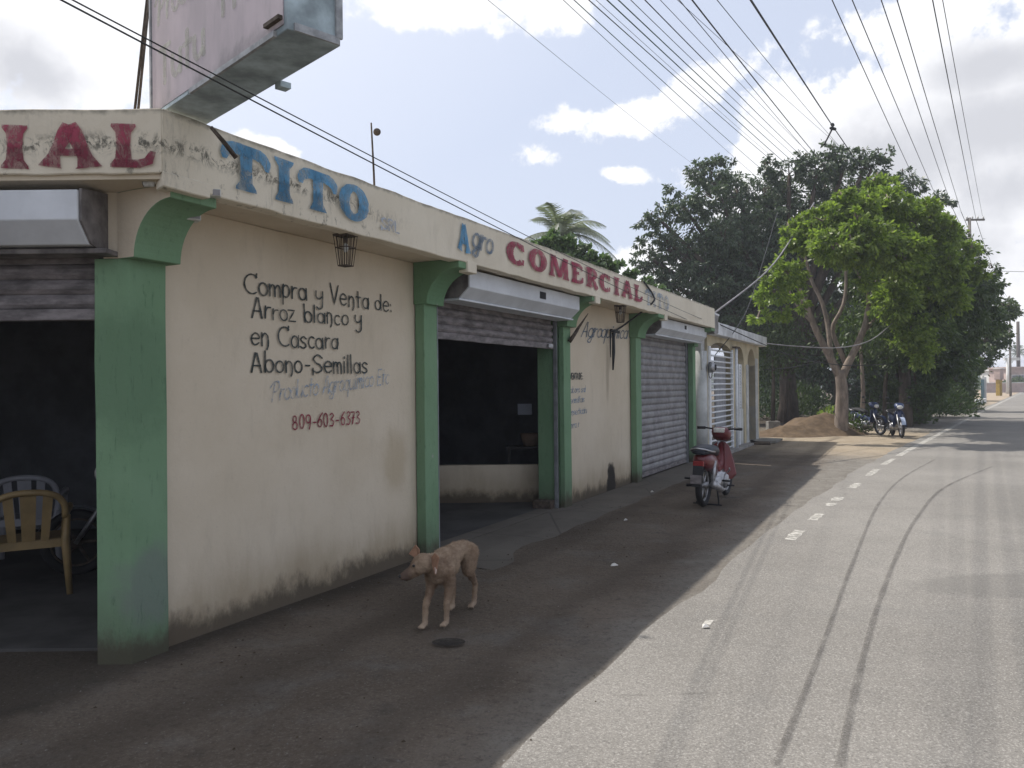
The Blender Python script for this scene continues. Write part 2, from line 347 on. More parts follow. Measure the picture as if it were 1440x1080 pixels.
def paint(name,c,wear=.35,scale=16,soft=.12,bias=.5,rough=.85,alpha=1.,mould=False):
    t=NT(name); n=t.noise(scale,7,.75,(1,1,.7)); k=t.mr(n,bias-soft,bias+soft)
    k=t.m('SUBTRACT',1.0,t.m('MULTIPLY',k,wear))
    if mould:
        cn=Wd(.1,.45,2.95); nr=t.mr(t.dist(tuple(cn),(1.9,2.2,9)),.45,1.0,1,0)
        bl=t.mr(t.noise(11,7,.75,(1,1,.5),dist=1.2),.50,.60); k=t.m('MULTIPLY',k,t.m('SUBTRACT',1.0,t.m('MULTIPLY',t.m('MULTIPLY',nr,bl),.38)))
        low=t.m('MULTIPLY',t.mr(t.m('ADD',t.xyz('Z'),t.m('MULTIPLY',t.noise(6,5,.7),.12)),3.02,2.98),nr); c2=tuple(x*.45 for x in c); c=c2 if False else c
    if alpha<1: k=t.m('MULTIPLY',k,alpha)
    cc=t.mix(t.mr(t.noise(5,5,.6),.35,.65),tuple(x*.82 for x in c),tuple(min(1,x*1.15) for x in c))
    if mould: cc=t.mix(t.m('MULTIPLY',low,.6),cc,tuple(x*.35 for x in c))
    m=t.fin(cc,rough,.2); tr=t.N.new('ShaderNodeBsdfTransparent'); mx=t.N.new('ShaderNodeMixShader')
    t.L.new(k,mx.inputs[0]); t.L.new(tr.outputs[0],mx.inputs[1]); t.L.new(t.b.outputs[0],mx.inputs[2]); t.L.new(mx.outputs[0],t.out.inputs[0]); return m
M['pblack']=paint('black_sign_paint',(.045,.055,.055),.30)
M['pred']=paint('dull_red_sign_paint',(.30,.055,.09),.45,22,mould=True)
M['pphone']=paint('dark_red_brush_paint',(.22,.03,.05),.35)
M['pblue']=paint('sky_blue_sign_paint',(.10,.27,.44),.42,22,mould=True)
M['pfade']=paint('washed_out_blue_paint',(.25,.34,.45),.8,26,.12,.48,alpha=.75)
M['pfade2']=paint('thin_grey_blue_paint',(.13,.18,.24),.6,26,.14,.48)
M['pfade3']=paint('pale_grey_paint',(.36,.40,.46),.8,30,.1,.5)
M['pcream']=paint('faded_cream_lettering',(.55,.55,.48),.6,20,.2,.48,alpha=.75)
M['pwhite']=paint('worn_white_road_paint',(.55,.53,.48),.75,14,.14,.50,alpha=.8)
M['tyremark']=paint('tyre_rubber_smear',(.055,.05,.048),.8,3.2,.35,.42,alpha=.55)
M['stain']=paint('oil_stain',(.02,.018,.016),.5,14,.2,.5)
def leafmat(name,c,c2,trans=.45):
    t=NT(name); rnd=t.geo.outputs['Random Per Island']
    cc=t.mix(rnd,c,c2); t.fin(cc,.45,.45)
    tr=t.N.new('ShaderNodeBsdfTranslucent'); t.L.new(t.mix(rnd,tuple(min(1,x*k) for x,k in zip(c,(1.4,1.6,.8))),tuple(min(1,x*k) for x,k in zip(c2,(1.4,1.6,.8)))),tr.inputs[0])
    mx=t.N.new('ShaderNodeMixShader'); mx.inputs[0].default_value=trans
    t.L.new(t.b.outputs[0],mx.inputs[1]); t.L.new(tr.outputs[0],mx.inputs[2]); t.L.new(mx.outputs[0],t.out.inputs[0]); return t.mat
M['leaf_lime']=leafmat('lime_green_leaves',(.085,.13,.03),(.23,.29,.06),.48)
M['leaf_dark']=leafmat('deep_green_leaves',(.030,.052,.028),(.11,.15,.085),.22)
M['leaf_mid']=leafmat('olive_green_leaves',(.035,.06,.018),(.085,.125,.035),.3)
M['leaf_palm']=leafmat('palm_fronds',(.12,.14,.10),(.20,.22,.17),.3)
M['leaf_bush']=leafmat('fresh_green_leaves',(.06,.10,.05),(.11,.16,.08),.3)
def bark(name,c):
    t=NT(name); n=t.noise(9,7,.7,(1,1,.25)); cc=t.mix(t.mr(n,.35,.65),tuple(x*.55 for x in c),c); t.bump(n,.7,.03); return t.fin(cc,.92,.15)
M['bark']=bark('pale_grey_bark',(.27,.22,.18)); M['barkd']=bark('dark_bark',(.12,.095,.075))

# ------------------------------------------------------------------ setting: ground, road, markings
def grid_sheet(name,x0,x1,y0,y1,nx,ny,zf,mat,kind='structure'):
    xs=np.linspace(x0,x1,nx+1); ys=np.linspace(y0,y1,ny+1); mb=MB()
    mb.v=[(float(x),float(y),zf(x,y)) for y in ys for x in xs]
    for j in range(ny):
        for i in range(nx):
            a=j*(nx+1)+i; mb.f.append([a,a+1,a+nx+2,a+nx+1]); mb.m.append(0); mb.sm.append(True)
    o=mb.build(name,mat); o['kind']=kind; return o
# edge line of the road in plan: (X,Y) measured
EDGE=[(-6.0,-9.0),(-2.46,-2.0),(.089,3.0),(1.28,5.3),(2.91,8.29),(4.53,11.07),(5.21,12.19),(7.07,15.26),(9.43,18.89),(25.96,43.75),(56.5,89.2),(122,187),(260,392)]
def edge_pt(Y):
    for (x0,y0),(x1,y1) in zip(EDGE,EDGE[1:]):
        if y0<=Y<=y1: return x0+(x1-x0)*(Y-y0)/(y1-y0)
    return EDGE[-1][0]
def gzf(x,y):
    # packed dirt: millimetre relief, kept below the road sheet
    return -.012+.010*mnoise.noise(Vector((x*.9,y*.9,0)))
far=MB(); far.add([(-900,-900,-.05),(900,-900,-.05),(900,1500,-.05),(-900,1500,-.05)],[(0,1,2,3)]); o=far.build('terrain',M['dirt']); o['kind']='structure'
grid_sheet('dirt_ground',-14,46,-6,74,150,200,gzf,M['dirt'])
rd=MB(); Ys=list(np.arange(-8,30,.35))+list(np.arange(30,90,2.0))+list(np.arange(90,390,12))
vs=[]
for Y in Ys:
    Y=float(Y); x=edge_pt(Y); jag=.30+.10*mnoise.noise(Vector((Y*.9,3,0)))+.05*mnoise.noise(Vector((Y*4,3,0)))
    nx,ny=.845,-.535
    for off in (-jag,0,2.2,4.4,6.9):
        vs.append((x+nx*off,Y+ny*off,.004+.0*off))
fs=[(i*5+k,i*5+k+1,(i+1)*5+k+1,(i+1)*5+k) for i in range(len(Ys)-1) for k in range(4)]
rd.add(vs,fs); o=rd.build('road',M['asphalt']); o['kind']='structure'
def strip(name,pts,w,mat,z,label=None,parent=None,kind='structure',ragged=0):
    mb=MB(); vs=[]
    for i,p in enumerate(pts):
        a=Vector(pts[max(i-1,0)][:2]); b=Vector(pts[min(i+1,len(pts)-1)][:2]); t=(b-a).normalized(); n=Vector((t.y,-t.x))
        ww=w*(1+ragged*(random.random()-.5))
        vs+= [(p[0]-n.x*ww/2,p[1]-n.y*ww/2,z),(p[0]+n.x*ww/2,p[1]+n.y*ww/2,z)]
    mb.add(vs,[(2*i,2*i+1,2*i+3,2*i+2) for i in range(len(pts)-1)]); o=mb.build(name,mat,parent); o['kind']=kind; return o
# worn edge line: dashes near, solid far
def eline(y0,y1,n=6): return [(edge_pt(y),y) for y in np.linspace(y0,y1,n)]
for (y0,y1) in ((8.1,8.62),(9.25,9.7),(10.3,10.55),(10.75,11.1),(12.0,12.6),(13.6,14.6),(15.4,16.6)):
    strip('edge_line_dash',eline(y0,y1,5),.125,M['pwhite'],.008,ragged=.5)
strip('edge_line_dash',[(1.26,5.26),(1.32,5.38)],.05,M['pwhite'],.008)
strip('edge_line',eline(17.2,44,30),.14,M['pwhite'],.008,ragged=.3)
strip('edge_line',eline(44.5,200,20),.14,M['pwhite'],.008)
# tyre marks curving along the lane
for pl,w in (([(1090,1079),(1135,965),(1165,885),(1200,790),(1235,710),(1270,672),(1318,645)],.032),([(1180,1079),(1205,960),(1232,860),(1262,780),(1290,728),(1330,685),(1400,655)],.038)):
    g=[gz(*p) for p in pl]; pts=[]
    for i in range(len(g)-1):
        p0=g[max(i-1,0)];p1=g[i];p2=g[i+1];p3=g[min(i+2,len(g)-1)]
        for k in range(8):
            t=k/8; pts.append(.5*((2*p1)+(p2-p0)*t+(2*p0-5*p1+4*p2-p3)*t*t+(3*p1-p0-3*p2+p3)*t**3))
    strip('tyre_mark',pts,w,M['tyremark'],.0125,ragged=.35)
# concrete apron in front of the second and third doors
ap=MB()
def apz(u,v): return .006+.0*u
us=list(np.arange(3.0,14.4,.4)); vs=[]
for u in us:
    e=.75+.35*mnoise.noise(Vector((u*.8,1,0)))+.12*mnoise.noise(Vector((u*4,1,0)))
    for v in (-.03,e*.5,e): vs.append(tuple(Wd(u,v,.007 if v<e else -.02)))
ap.add(vs,[(i*3+k,i*3+k+1,i*3+k+4,i*3+k+3) for i in range(len(us)-1) for k in range(2)]); o=ap.build('pavement_apron',M['apron']); o['kind']='structure'
# far verge on the right-hand side of the road is the same dirt; a low sand heap by the neighbour's porch
def heap(name,c,rx,ry,h,mat,seed,label):
    mb=MB(); n=40; vs=[];fs=[]
    for j in range(n+1):
        for i in range(n+1):
            x=(i/n*2-1)*1.15;y=(j/n*2-1)*1.15; r=math.hypot(x,y)
            k=max(0,1-r*r)**1.15; z=h*k*(1+.35*mnoise.noise(Vector((x*2.2+seed,y*2.2,0))))+.05*k*mnoise.noise(Vector((x*9,y*9,seed)))-.03
            vs.append((x*rx,y*ry,z))
    for j in range(n):
        for i in range(n):
            a=j*(n+1)+i; fs.append((a,a+1,a+n+2,a+n+1))
    mb.add(vs,fs,0,True); o=mb.build(name,mat); o.location=c; tag(o,label,'sand heap'); return o
M['sand']=simple('brown_sand',(.125,.09,.06),.95,.1,var=.3,scale=4,bump=.6,bd=.02,bs=25)  # brown darkened so the heaps look shaded; the shade is in the colour
heap('sand_pile',(9.7,25.3,0),1.6,1.3,.58,M['sand'],3.1,'heap of brown sand in front of the tree trunk beside the neighbour porch')
heap('sand_pile',(8.6,24.6,0),1.3,1.1,.30,M['sand'],9.3,'low dark spread of soil at the foot of the last porch column')
# pebbles, crumbs and litter
def scatter(name,n,fn,mat,smin,smax,label,cat):
    mb=MB()
    for _ in range(n):
        x,y=fn(); s=random.uniform(smin,smax); a=random.random()*PI
        ca,sa=math.cos(a)*s,math.sin(a)*s; h=s*random.uniform(.4,.9); k=random.uniform(.5,1)
        mb.add([(x-ca,y-sa,0),(x+sa*k,y-ca*k,0),(x+ca,y+sa,0),(x-sa*k,y+ca*k,0),(x+s*.1,y,h)],[(0,1,4),(1,2,4),(2,3,4),(3,0,4)])
    o=mb.build(name,mat); tag(o,label,cat,kind='stuff'); return o
def rand_dirt():
    while True:
        u=random.uniform(-3,20); v=random.uniform(.05,2.9)
        if random.random()<1.0/(1+abs(v-.3)*.8): p=Wd(u,v); return p.x,p.y
scatter('pebbles',1100,rand_dirt,simple('pebble_stone',(.17,.155,.14),.9,.2,var=.5,scale=30),.003,.009,'small stones and crumbs scattered over the dirt by the shop','pebbles')
scatter('leaf_litter',420,rand_dirt,simple('dry_leaf_litter',(.06,.045,.03),.9,.1,var=.5,scale=30),.005,.013,'dry leaf bits and rubbish caught along the shop wall','leaf litter')
def rand_road():
    y=random.uniform(2.5,17); return edge_pt(y)+random.uniform(-.5,3.5)**1,y
scatter('road_grit',700,rand_road,simple('grit_stone',(.25,.24,.22),.9,.2,var=.5,scale=30),.003,.008,'loose grit on the sunlit edge of the road','grit')
# litter scraps that show one by one
M['paper']=simple('crumpled_paper',(.55,.53,.50),.8,.2,var=.2)
for px,py,lab in ((864,797,'white crumpled scrap of paper lying on the dirt between dog and motorbike'),(992,884,'white scrap lying on the sunlit road edge'),(818,693,'pale scrap beside the far jamb of the open door'),(917,693,'small white wrapper near the third green pillar'),(880,733,'flattened pale wrapper on the dirt in front of the second lettered wall')):
    p=gz(px,py); mb=MB(); s=.026 if px!=864 else .036
    vs=[(random.uniform(-1,1)*s,random.uniform(-1,1)*s*.6,random.uniform(.003,.02)) for _ in range(5)]
    mb.add([(-s,-s*.4,.004),(s*.8,-s*.6,.012),(s,s*.5,.006),(-s*.6,s*.6,.018),(0,0,.03)],[(0,1,4),(1,2,4),(2,3,4),(3,0,4)])
    o=mb.build('paper_scrap',M['paper']); o.location=(p.x,p.y,0.006); tag(o,lab,'litter','litter on the ground')
p=gz(631,903); st=MB(); n=18
st.add([(p.x+.105*math.cos(2*PI*i/n)*(1+.15*mnoise.noise(Vector((i,0,0)))),p.y+.075*math.sin(2*PI*i/n),.004) for i in range(n)],[tuple(range(n))]); o=st.build('oil_stain',M['stain']); o['kind']='structure'

# ------------------------------------------------------------------ brush lettering
def ell(cx,cy,rx,ry,a0,a1,n=16): return [(cx+rx*math.cos(R(a0+(a1-a0)*i/n)),cy+ry*math.sin(R(a0+(a1-a0)*i/n))) for i in range(n+1)]
def ellw(cx,cy,rx,ry,a0,a1,ws,wt,n=24): # thick at the sides
    o=[]
    for i in range(n+1):
        a=R(a0+(a1-a0)*i/n); o.append((cx+rx*math.cos(a),cy+ry*math.sin(a),wt+(ws-wt)*abs(math.cos(a))**1.5))
    return o
def cr(p,n=6):
    o=[]
    for i in range(len(p)-1):
        q=[p[max(i-1,0)],p[i],p[i+1],p[min(i+2,len(p)-1)]]
        for k in range(n):
            t=k/n; o.append(tuple(.5*((2*b)+(c-a)*t+(2*a-5*b+4*c-d)*t*t+(3*b-a-3*c+d)*t**3) for a,b,c,d in zip(*q)))
    o.append(tuple(p[-1])); return o
def Sx(p,k): return [tuple([x*k for x in q[:2]]+list(q[2:])) for q in p]
s_=cr([(.34,.5),(.18,.6),(.03,.47),(.12,.33),(.27,.25),(.33,.1),(.17,0),(0,.08)])
O_=lambda: ell(.2,.3,.2,.3,90,450)
G={ ' ':(.32,[]),
'C':(.66,[ell(.38,.5,.36,.5,50,305),[(.60,1.06),(.56,.84)]]),'o':(.44,[O_()]),
'm':(.62,[[(.03,.62),(.03,0)],cr([(.03,.38),(.13,.6),(.25,.5),(.27,.0)]),cr([(.27,.4),(.38,.6),(.5,.5),(.52,0)])]),
'p':(.46,[[(.02,.62),(.02,-.36)],ell(.21,.3,.19,.3,90,450)]),'r':(.34,[[(.03,.62),(.03,0)],cr([(.03,.35),(.12,.55),(.28,.57)])]),
'a':(.5,[O_(),[(.41,.62),(.41,0)]]),'y':(.5,[cr([(.02,.62),(.03,.32),(.2,.2),(.37,.33)]),cr([(.4,.62),(.4,.1),(.37,-.25),(.2,-.36),(.06,-.26)])]),
'V':(.56,[[(0,1.08),(.24,0),(.5,1)]]),'e':(.46,[cr([(.03,.32),(.4,.34),(.36,.52),(.2,.6),(.04,.47),(.0,.27),(.1,.04),(.25,0),(.4,.1)])]),
'n':(.46,[[(.03,.62),(.03,0)],cr([(.03,.4),(.16,.6),(.32,.47),(.34,.05),(.27,-.18)])]),
't':(.36,[[(.14,.95),(.14,0)],[(0,.62),(.3,.62)]]),'d':(.5,[O_(),[(.42,1),(.42,0)]]),':':(.2,[[(.05,.5),(.06,.42)],[(.05,.12),(.06,.04)]]),
'A':(.56,[[(0,0),(.22,1.02),(.28,1.0),(.46,0)],[(.07,.34),(.41,.34)]]),'z':(.46,[[(0,.6),(.36,.6),(0,.0),(.38,.0)]]),
'b':(.48,[[(.02,1),(.02,0)],ell(.22,.3,.2,.3,90,450)]),'l':(.16,[[(.03,1),(.03,0)]]),'c':(.42,[ell(.22,.3,.2,.3,50,310)]),
's':(.42,[s_]),'S':(.62,[Sx(s_,1.62),[(.02,.22),(.02,-.12)]]),'-':(.42,[[(.08,.36),(.3,.36)]]),'i':(.16,[[(.04,.6),(.04,0)],[(.04,.84),(.05,.78)]]),
'8':(.46,[ell(.2,.75,.15,.24,-90,270),ell(.2,.26,.2,.26,90,450)]),'0':(.46,[ell(.2,.5,.19,.5,90,450)]),
'9':(.46,[ell(.2,.7,.19,.29,0,360),cr([(.39,.7),(.36,.3),(.28,-.05)])]),'6':(.46,[cr([(.38,1.0),(.15,.72),(.02,.35)]),ell(.2,.28,.18,.28,180,540)]),
'3':(.42,[cr([(.03,.9),(.2,1),(.34,.8),(.14,.54),(.36,.34),(.25,.03),(0,.06)])]),'7':(.42,[[(0,.95),(.36,.95),(.15,0)],[(.08,.5),(.32,.5)]]),
'P':(.6,[[(.18,.95),(.1,0)],cr([(-.1,.75),(.1,1.0),(.45,1.0),(.5,.7),(.3,.5),(.14,.5)])]),'u':(.46,[cr([(.02,.6),(.03,.15),(.16,0),(.34,.15)]),[(.36,.6),(.38,0)]]),
'g':(.48,[O_(),cr([(.41,.6),(.41,0),(.32,-.36),(.08,-.3),(.2,-.1),(.46,.05)])]),'q':(.48,[O_(),[(.41,.6),(.41,-.4)]]),'k':(.4,[[(.02,1),(.02,0)],[(.32,.6),(.03,.28),(.34,0)]]),
'h':(.46,[[(.03,1),(.03,0)],cr([(.03,.4),(.16,.6),(.32,.47),(.34,0)])]),
'E':(.5,[[(.36,1),(.02,1),(.02,0),(.38,0)],[(.02,.52),(.3,.52)]]),'N':(.56,[[(0,0),(.02,1),(.4,0),(.42,1)]]),'T':(.5,[[(0,1),(.44,1)],[(.22,1),(.22,0)]]),'D':(.54,[cr([(0,1),(.3,.95),(.42,.5),(.3,.05),(0,0)]),[(.02,1),(.02,0)]]),
'R':(.52,[[(.02,1),(.02,0)],cr([(.02,1),(.34,.95),(.36,.6),(.02,.5)]),[(.15,.5),(.4,0)]]),'L':(.46,[[(.02,1),(.02,0),(.38,0)]]),'Z':(.5,[s_]),
'I':(.3,[[(.1,1),(.1,0)]]),'O':(.56,[ell(.24,.5,.23,.5,90,450)]),
}
st_=lambda x,w=.24,f=.42:[(x,1.0,f),(x,.93,f*.97),(x,.8,w*1.15),(x,.5,w),(x,.2,w*1.15),(x,.07,f*.97),(x,0,f)]
SL={ ' ':(.5,[]),
'I':(.62,[st_(.27,.26,.46)]),
'T':(1.12,[st_(.52,.26,.46),cr([(.05,.58,.10),(.07,.74,.22),(.22,.86,.26),(.52,.87,.24),(.82,.86,.26),(.97,.74,.22),(1.0,.56,.10)])]),
'O':(.98,[ellw(.45,.5,.31,.40,90,450,.32,.20,32)]),
'C':(.98,[ellw(.46,.5,.32,.40,48,312,.32,.18,26),[(.74,.94,.07),(.72,.66,.20)],[(.74,.05,.05),(.74,.30,.10)]]),
'A':(1.05,[[(.52,.99,.30),(.44,.8,.30),(.24,.28,.21),(.18,.08,.36),(.17,.02,.40)],[(.48,.99,.30),(.58,.8,.30),(.76,.28,.25),(.82,.08,.40),(.83,.02,.44)],[(.3,.36,.16),(.7,.36,.16)]]),
'L':(.86,[st_(.27,.26,.46),[(.1,.09,.18),(.55,.09,.18),(.72,.16,.20),(.80,.38,.10)]]),
'M':(1.2,[[(.2,1,.3),(.19,.8,.18),(.16,.2,.19),(.15,0,.34)],[(.24,.96,.26),(.58,.12,.22),(.6,.04,.16)],[(.94,.96,.26),(.62,.12,.2),(.6,.04,.14)],[(.98,1,.34),(.98,.8,.26),(1.0,.2,.28),(1.0,0,.42)]]),
'E':(.9,[st_(.27,.26,.44),[(.1,.91,.18),(.6,.91,.18),(.72,.84,.16),(.74,.66,.06)],[(.3,.52,.14),(.55,.52,.16)],[(.1,.09,.18),(.6,.09,.18),(.74,.16,.18),(.78,.36,.08)]]),
'R':(.98,[st_(.27,.26,.44),cr([(.2,.91,.17),(.55,.90,.18),(.70,.72,.26),(.55,.52,.18),(.28,.47,.13)]),[(.48,.50,.16),(.66,.28,.24),(.80,.05,.28),(.86,-.02,.2)]]),
'm':(.8,[[(.05,.6,.1),(.05,0,.1)]]),
}
def ribbon(mb,pts,w,mapf,off,wob=0):
    n=len(pts)
    if n<2: return
    # densify straight bits slightly so that the brush wobbles
    q=[pts[0]]
    for a,b in zip(pts,pts[1:]):
        L_=math.hypot(b[0]-a[0],b[1]-a[1]); k=max(1,int(L_/.22))
        for i in range(1,k+1): q.append(tuple(x+(y-x)*i/k for x,y in zip(a,b)))
    pts=q; n=len(pts); L=[];Rr=[]
    closed=math.hypot(pts[0][0]-pts[-1][0],pts[0][1]-pts[-1][1])<1e-4
    for i,p in enumerate(pts):
        a=pts[i-1] if i>0 else (pts[-2] if closed else p); b=pts[i+1] if i<n-1 else (pts[1] if closed else p)
        tx,ty=b[0]-a[0],b[1]-a[1]; l=math.hypot(tx,ty) or 1; tx/=l;ty/=l
        ww=(p[2] if len(p)>2 else w)/2*(1+wob*random.uniform(-1,1))
        L.append((p[0]-ty*ww,p[1]+tx*ww)); Rr.append((p[0]+ty*ww,p[1]-tx*ww))
    vs=[mapf(x,y,off) for x,y in L]+[mapf(x,y,off) for x,y in Rr]
    fs=[(i,i+1,n+i+1,n+i) for i in range(n-1)]
    if not closed and len(pts[0])<3:  # rounded brush ends
        for i,j in ((0,1),(n-1,n-2)):
            p=pts[i];r=w/2; k=len(vs); a0=math.atan2(p[1]-pts[j][1],p[0]-pts[j][0])
            for t in range(5):
                a=a0-PI/2+PI*t/4; vs.append(mapf(p[0]+r*math.cos(a),p[1]+r*math.sin(a),off))
            fs.append(tuple(range(k,k+5)))
    mb.add(vs,fs)
def text(parent,s,a,b,h,mapw,mat,w=.12,font=G,name='painted_lettering',slant=0,wob=.08,gap=.0,jit=.0,hfun=None):
    # a,b: baseline ends in wall coordinates; h: cap height; mapw(x,z,off)->3-D
    tot=sum(font[c][0]+gap for c in s)-gap; mb=MB(); x=0
    dx,dz=b[0]-a[0],b[1]-a[1]; k=0
    for c in s:
        adv,strokes=font[c]; dy=random.uniform(-jit,jit); kx=1+random.uniform(-1,1)*jit*1.6; ky=1+random.uniform(-1,1)*jit*2; sk=random.uniform(-1,1)*jit*1.4
        for st in strokes:
            off=.0012*(k%7); k+=1
            def mf(gx,gy,o,x=x,dy=dy,kx=kx,ky=ky,sk=sk):
                t=(x+gx*kx+(slant+sk)*gy)/tot; hh=(hfun(t) if hfun else h)*ky
                return mapw(a[0]+dx*t,a[1]+dz*t+(gy+dy)*hh,o)
            ribbon(mb,st,w,mf,off,wob)
        x+=adv+gap
    o=mb.build(name,mat,parent); return o

# ------------------------------------------------------------------ the shop
shop=thing('shop_building','long low cream roadside shop with green pillars, roller shutters and painted fascia lettering','shop building',(BC[0],BC[1],0),BROT)
def bb(u0,u1,v0,v1,z0,z1,mb=None,mi=0):
    mb=mb or MB(); return mb.box((u0,-v0,z0),(u1,-v1,z1),mi)
WV=-.06
def wallpart(u0,u1,v0,v1,z0,z1,mat=None,name='wall',jit=.004,sub=.35):
    return bb(u0,u1,v0,v1,z0,z1).build(name,mat or M['cream'],shop,bevel=.006,seg=1,sub=sub,jit=jit)
ZF=2.74; ZT=3.15; SOF=2.765
wallpart(.265,3.07,WV,-.24,-.05,SOF); wallpart(6.66,9.30,WV,-.24,-.05,SOF)
wallpart(3.07,3.36,WV-.001,-.24,-.05,SOF); bb(6.37,6.66,WV-.001,-.34,-.05,SOF).build('door_jamb',M['green'],shop,bevel=.006,seg=1); wallpart(9.30,9.75,WV-.001,-.24,-.05,SOF); wallpart(12.95,13.4,WV-.001,-.24,-.05,SOF)
wallpart(3.36,6.37,WV,-.24,2.52,SOF,M['cream'],'lintel'); wallpart(9.75,12.95,WV,-.24,2.52,SOF,M['cream'],'lintel')
# pillars
def pillar(u0,u1,v1,z1=2.38,mat=None,step=True):
    p=bb(u0,u1,-.05,v1,-.04,z1).build('pillar',mat or M['greenlt'],shop,bevel=.008,seg=2,sub=.25,jit=.004)
    return p
pl=[loc(-2.455,4.6864),loc(-2.2513,4.6864),(.262,0,0),(.262,.2,0),loc(-2.455,4.93)]
mb=MB(); mb.prism([(q[0],q[1]) for q in pl],'z',-.04,2.378); mb.build('pillar',M['greenlt'],shop,bevel=.008,seg=2,sub=.22,jit=.006)
pillar(3.075,3.30,.05); pillar(6.42,6.655,.02); pillar(9.33,9.60,.05); pillar(13.02,13.25,.05)
bb(3.30,3.375,-.2,-.015,-.04,2.4).build('door_jamb',M['green'],shop,bevel=.004,seg=1)
bb(9.60,9.70,-.2,-.015,-.04,2.4).build('door_jamb',M['green'],shop,bevel=.004,seg=1)
# curved brackets under the overhang
def bracket(u0,u1,near=False,vtop=.44):
    prof=[(.06,2.372)]; n=12
    for i in range(n+1):
        t=PI/2*i/n; prof.append((.09+(vtop-.10)*(1-math.cos(t)),2.372+.31*math.sin(t)))
    prof+=[(vtop,2.683),(vtop,SOF),(-.055,SOF),(-.055,2.372)]
    prof=[(-v,z) for v,z in prof]
    mb=MB(); mb.prism(prof,'x',u0,u1,0,side_mi=1 if near else 0)
    if near:
        # right-hand side stays green
        pass
    return mb.build('bracket',[M['green'] if not near else M['greenlt'],M['cream']],shop,bevel=.004,seg=1)
bracket(-.03,.30,True,.40); bracket(3.06,3.36); bracket(6.38,6.70); bracket(9.31,9.72); bracket(13.0,13.3)
# left facade (turned to the side street): its own frame X to the left
YF=4.6864
def lbox(x0,x1,y0,y1,z0,z1,mb=None,mi=0):
    mb=mb or MB(); P=[loc(x,y) for x,y in ((x0,y0),(x1,y0),(x1,y1),(x0,y1))]
    return mb.prism([(p[0],p[1]) for p in P],'z',z0,z1,mi)
lbox(-2.40,-2.235,YF+.004,YF+.2,2.378,SOF).build('wall',M['cream'],shop,sub=.2,jit=.002)
lbox(-7.5,-2.40,YF+.03,YF+.2,2.62,SOF).build('lintel',M['endcap'],shop,sub=.3,jit=.004)
lbox(-7.5,-5.6,YF+.01,YF+.2,-.05,2.62).build('wall',M['cream'],shop,sub=.4,jit=.004)
# roof slab with fascia bands
roofp=[loc(-7.5,YF-.29)[:2],loc(-1.93,YF-.29)[:2],(-.05+.03,-.42),(13.25,-.42),(13.25,8.0),loc(-7.5,13.5)[:2]]
MB().prism(roofp,'z',SOF,3.02).build('roof_slab',M['cream'],shop)
def fband(P,z0,z1,name='fascia',jit=.010,sub=.10):
    mb=MB().prism(P,'z',z0,z1); return mb.build(name,M['fascia'],shop,bevel=.006,seg=1,sub=sub,jit=jit,jscale=3.5)
cx=loc(-1.905,YF-.3164)
fband([(cx[0],-.45),(13.25,-.45),(13.25,-.33),(cx[0]+.06,-.33)],ZF,ZT)
fband([loc(-7.5,YF-.3164)[:2],(cx[0],-.45),(cx[0]+.05,-.34),loc(-7.5,YF-.2)[:2]],2.79,ZT)
fband([(cx[0]-.005,-.462),(.20,-.462),(.20,-.35),(cx[0]+.04,-.35)],2.715,2.80,'fascia_drop',.004)
for u0,u1 in ((3.19,3.36),(6.46,6.62),(9.62,9.76)): fband([(u0,-.462),(u1,-.462),(u1,-.36),(u0,-.36)],2.655,2.76,'fascia_drop',.003)
# interior shell
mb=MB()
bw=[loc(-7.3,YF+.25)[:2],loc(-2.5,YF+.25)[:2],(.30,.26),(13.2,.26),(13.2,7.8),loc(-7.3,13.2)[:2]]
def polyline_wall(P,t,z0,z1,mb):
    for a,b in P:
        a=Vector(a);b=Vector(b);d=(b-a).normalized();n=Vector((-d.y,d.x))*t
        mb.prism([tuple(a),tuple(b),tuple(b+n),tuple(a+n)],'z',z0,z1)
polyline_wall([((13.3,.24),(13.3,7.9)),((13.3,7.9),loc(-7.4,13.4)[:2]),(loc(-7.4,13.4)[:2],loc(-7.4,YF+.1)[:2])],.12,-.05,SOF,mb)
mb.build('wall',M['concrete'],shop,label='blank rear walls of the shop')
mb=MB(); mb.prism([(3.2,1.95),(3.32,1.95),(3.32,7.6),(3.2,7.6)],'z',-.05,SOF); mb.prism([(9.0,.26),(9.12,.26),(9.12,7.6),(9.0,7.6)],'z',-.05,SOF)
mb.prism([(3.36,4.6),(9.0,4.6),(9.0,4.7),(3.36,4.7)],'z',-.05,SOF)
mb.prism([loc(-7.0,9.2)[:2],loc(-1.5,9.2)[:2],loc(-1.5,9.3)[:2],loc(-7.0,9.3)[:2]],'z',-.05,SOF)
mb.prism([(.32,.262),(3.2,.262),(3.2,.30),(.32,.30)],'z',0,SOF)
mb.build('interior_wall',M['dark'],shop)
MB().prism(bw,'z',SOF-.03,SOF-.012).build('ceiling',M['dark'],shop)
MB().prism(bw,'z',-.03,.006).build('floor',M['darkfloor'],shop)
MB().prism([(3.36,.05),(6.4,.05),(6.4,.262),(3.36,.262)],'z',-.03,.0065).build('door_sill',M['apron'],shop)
# porch partition and column seen through the second door
pa=at(620,700,10.98);pb=at(757,700,10.98)
lbox(-1.05,.42,10.93,11.05,0,.52).build('low_wall',M['cream'],shop,bevel=.006,seg=1,sub=.3,jit=.003)
bb(6.22,6.369,-.36,-.10,0,.11).build('door_stop',M['iron'],shop,bevel=.01)
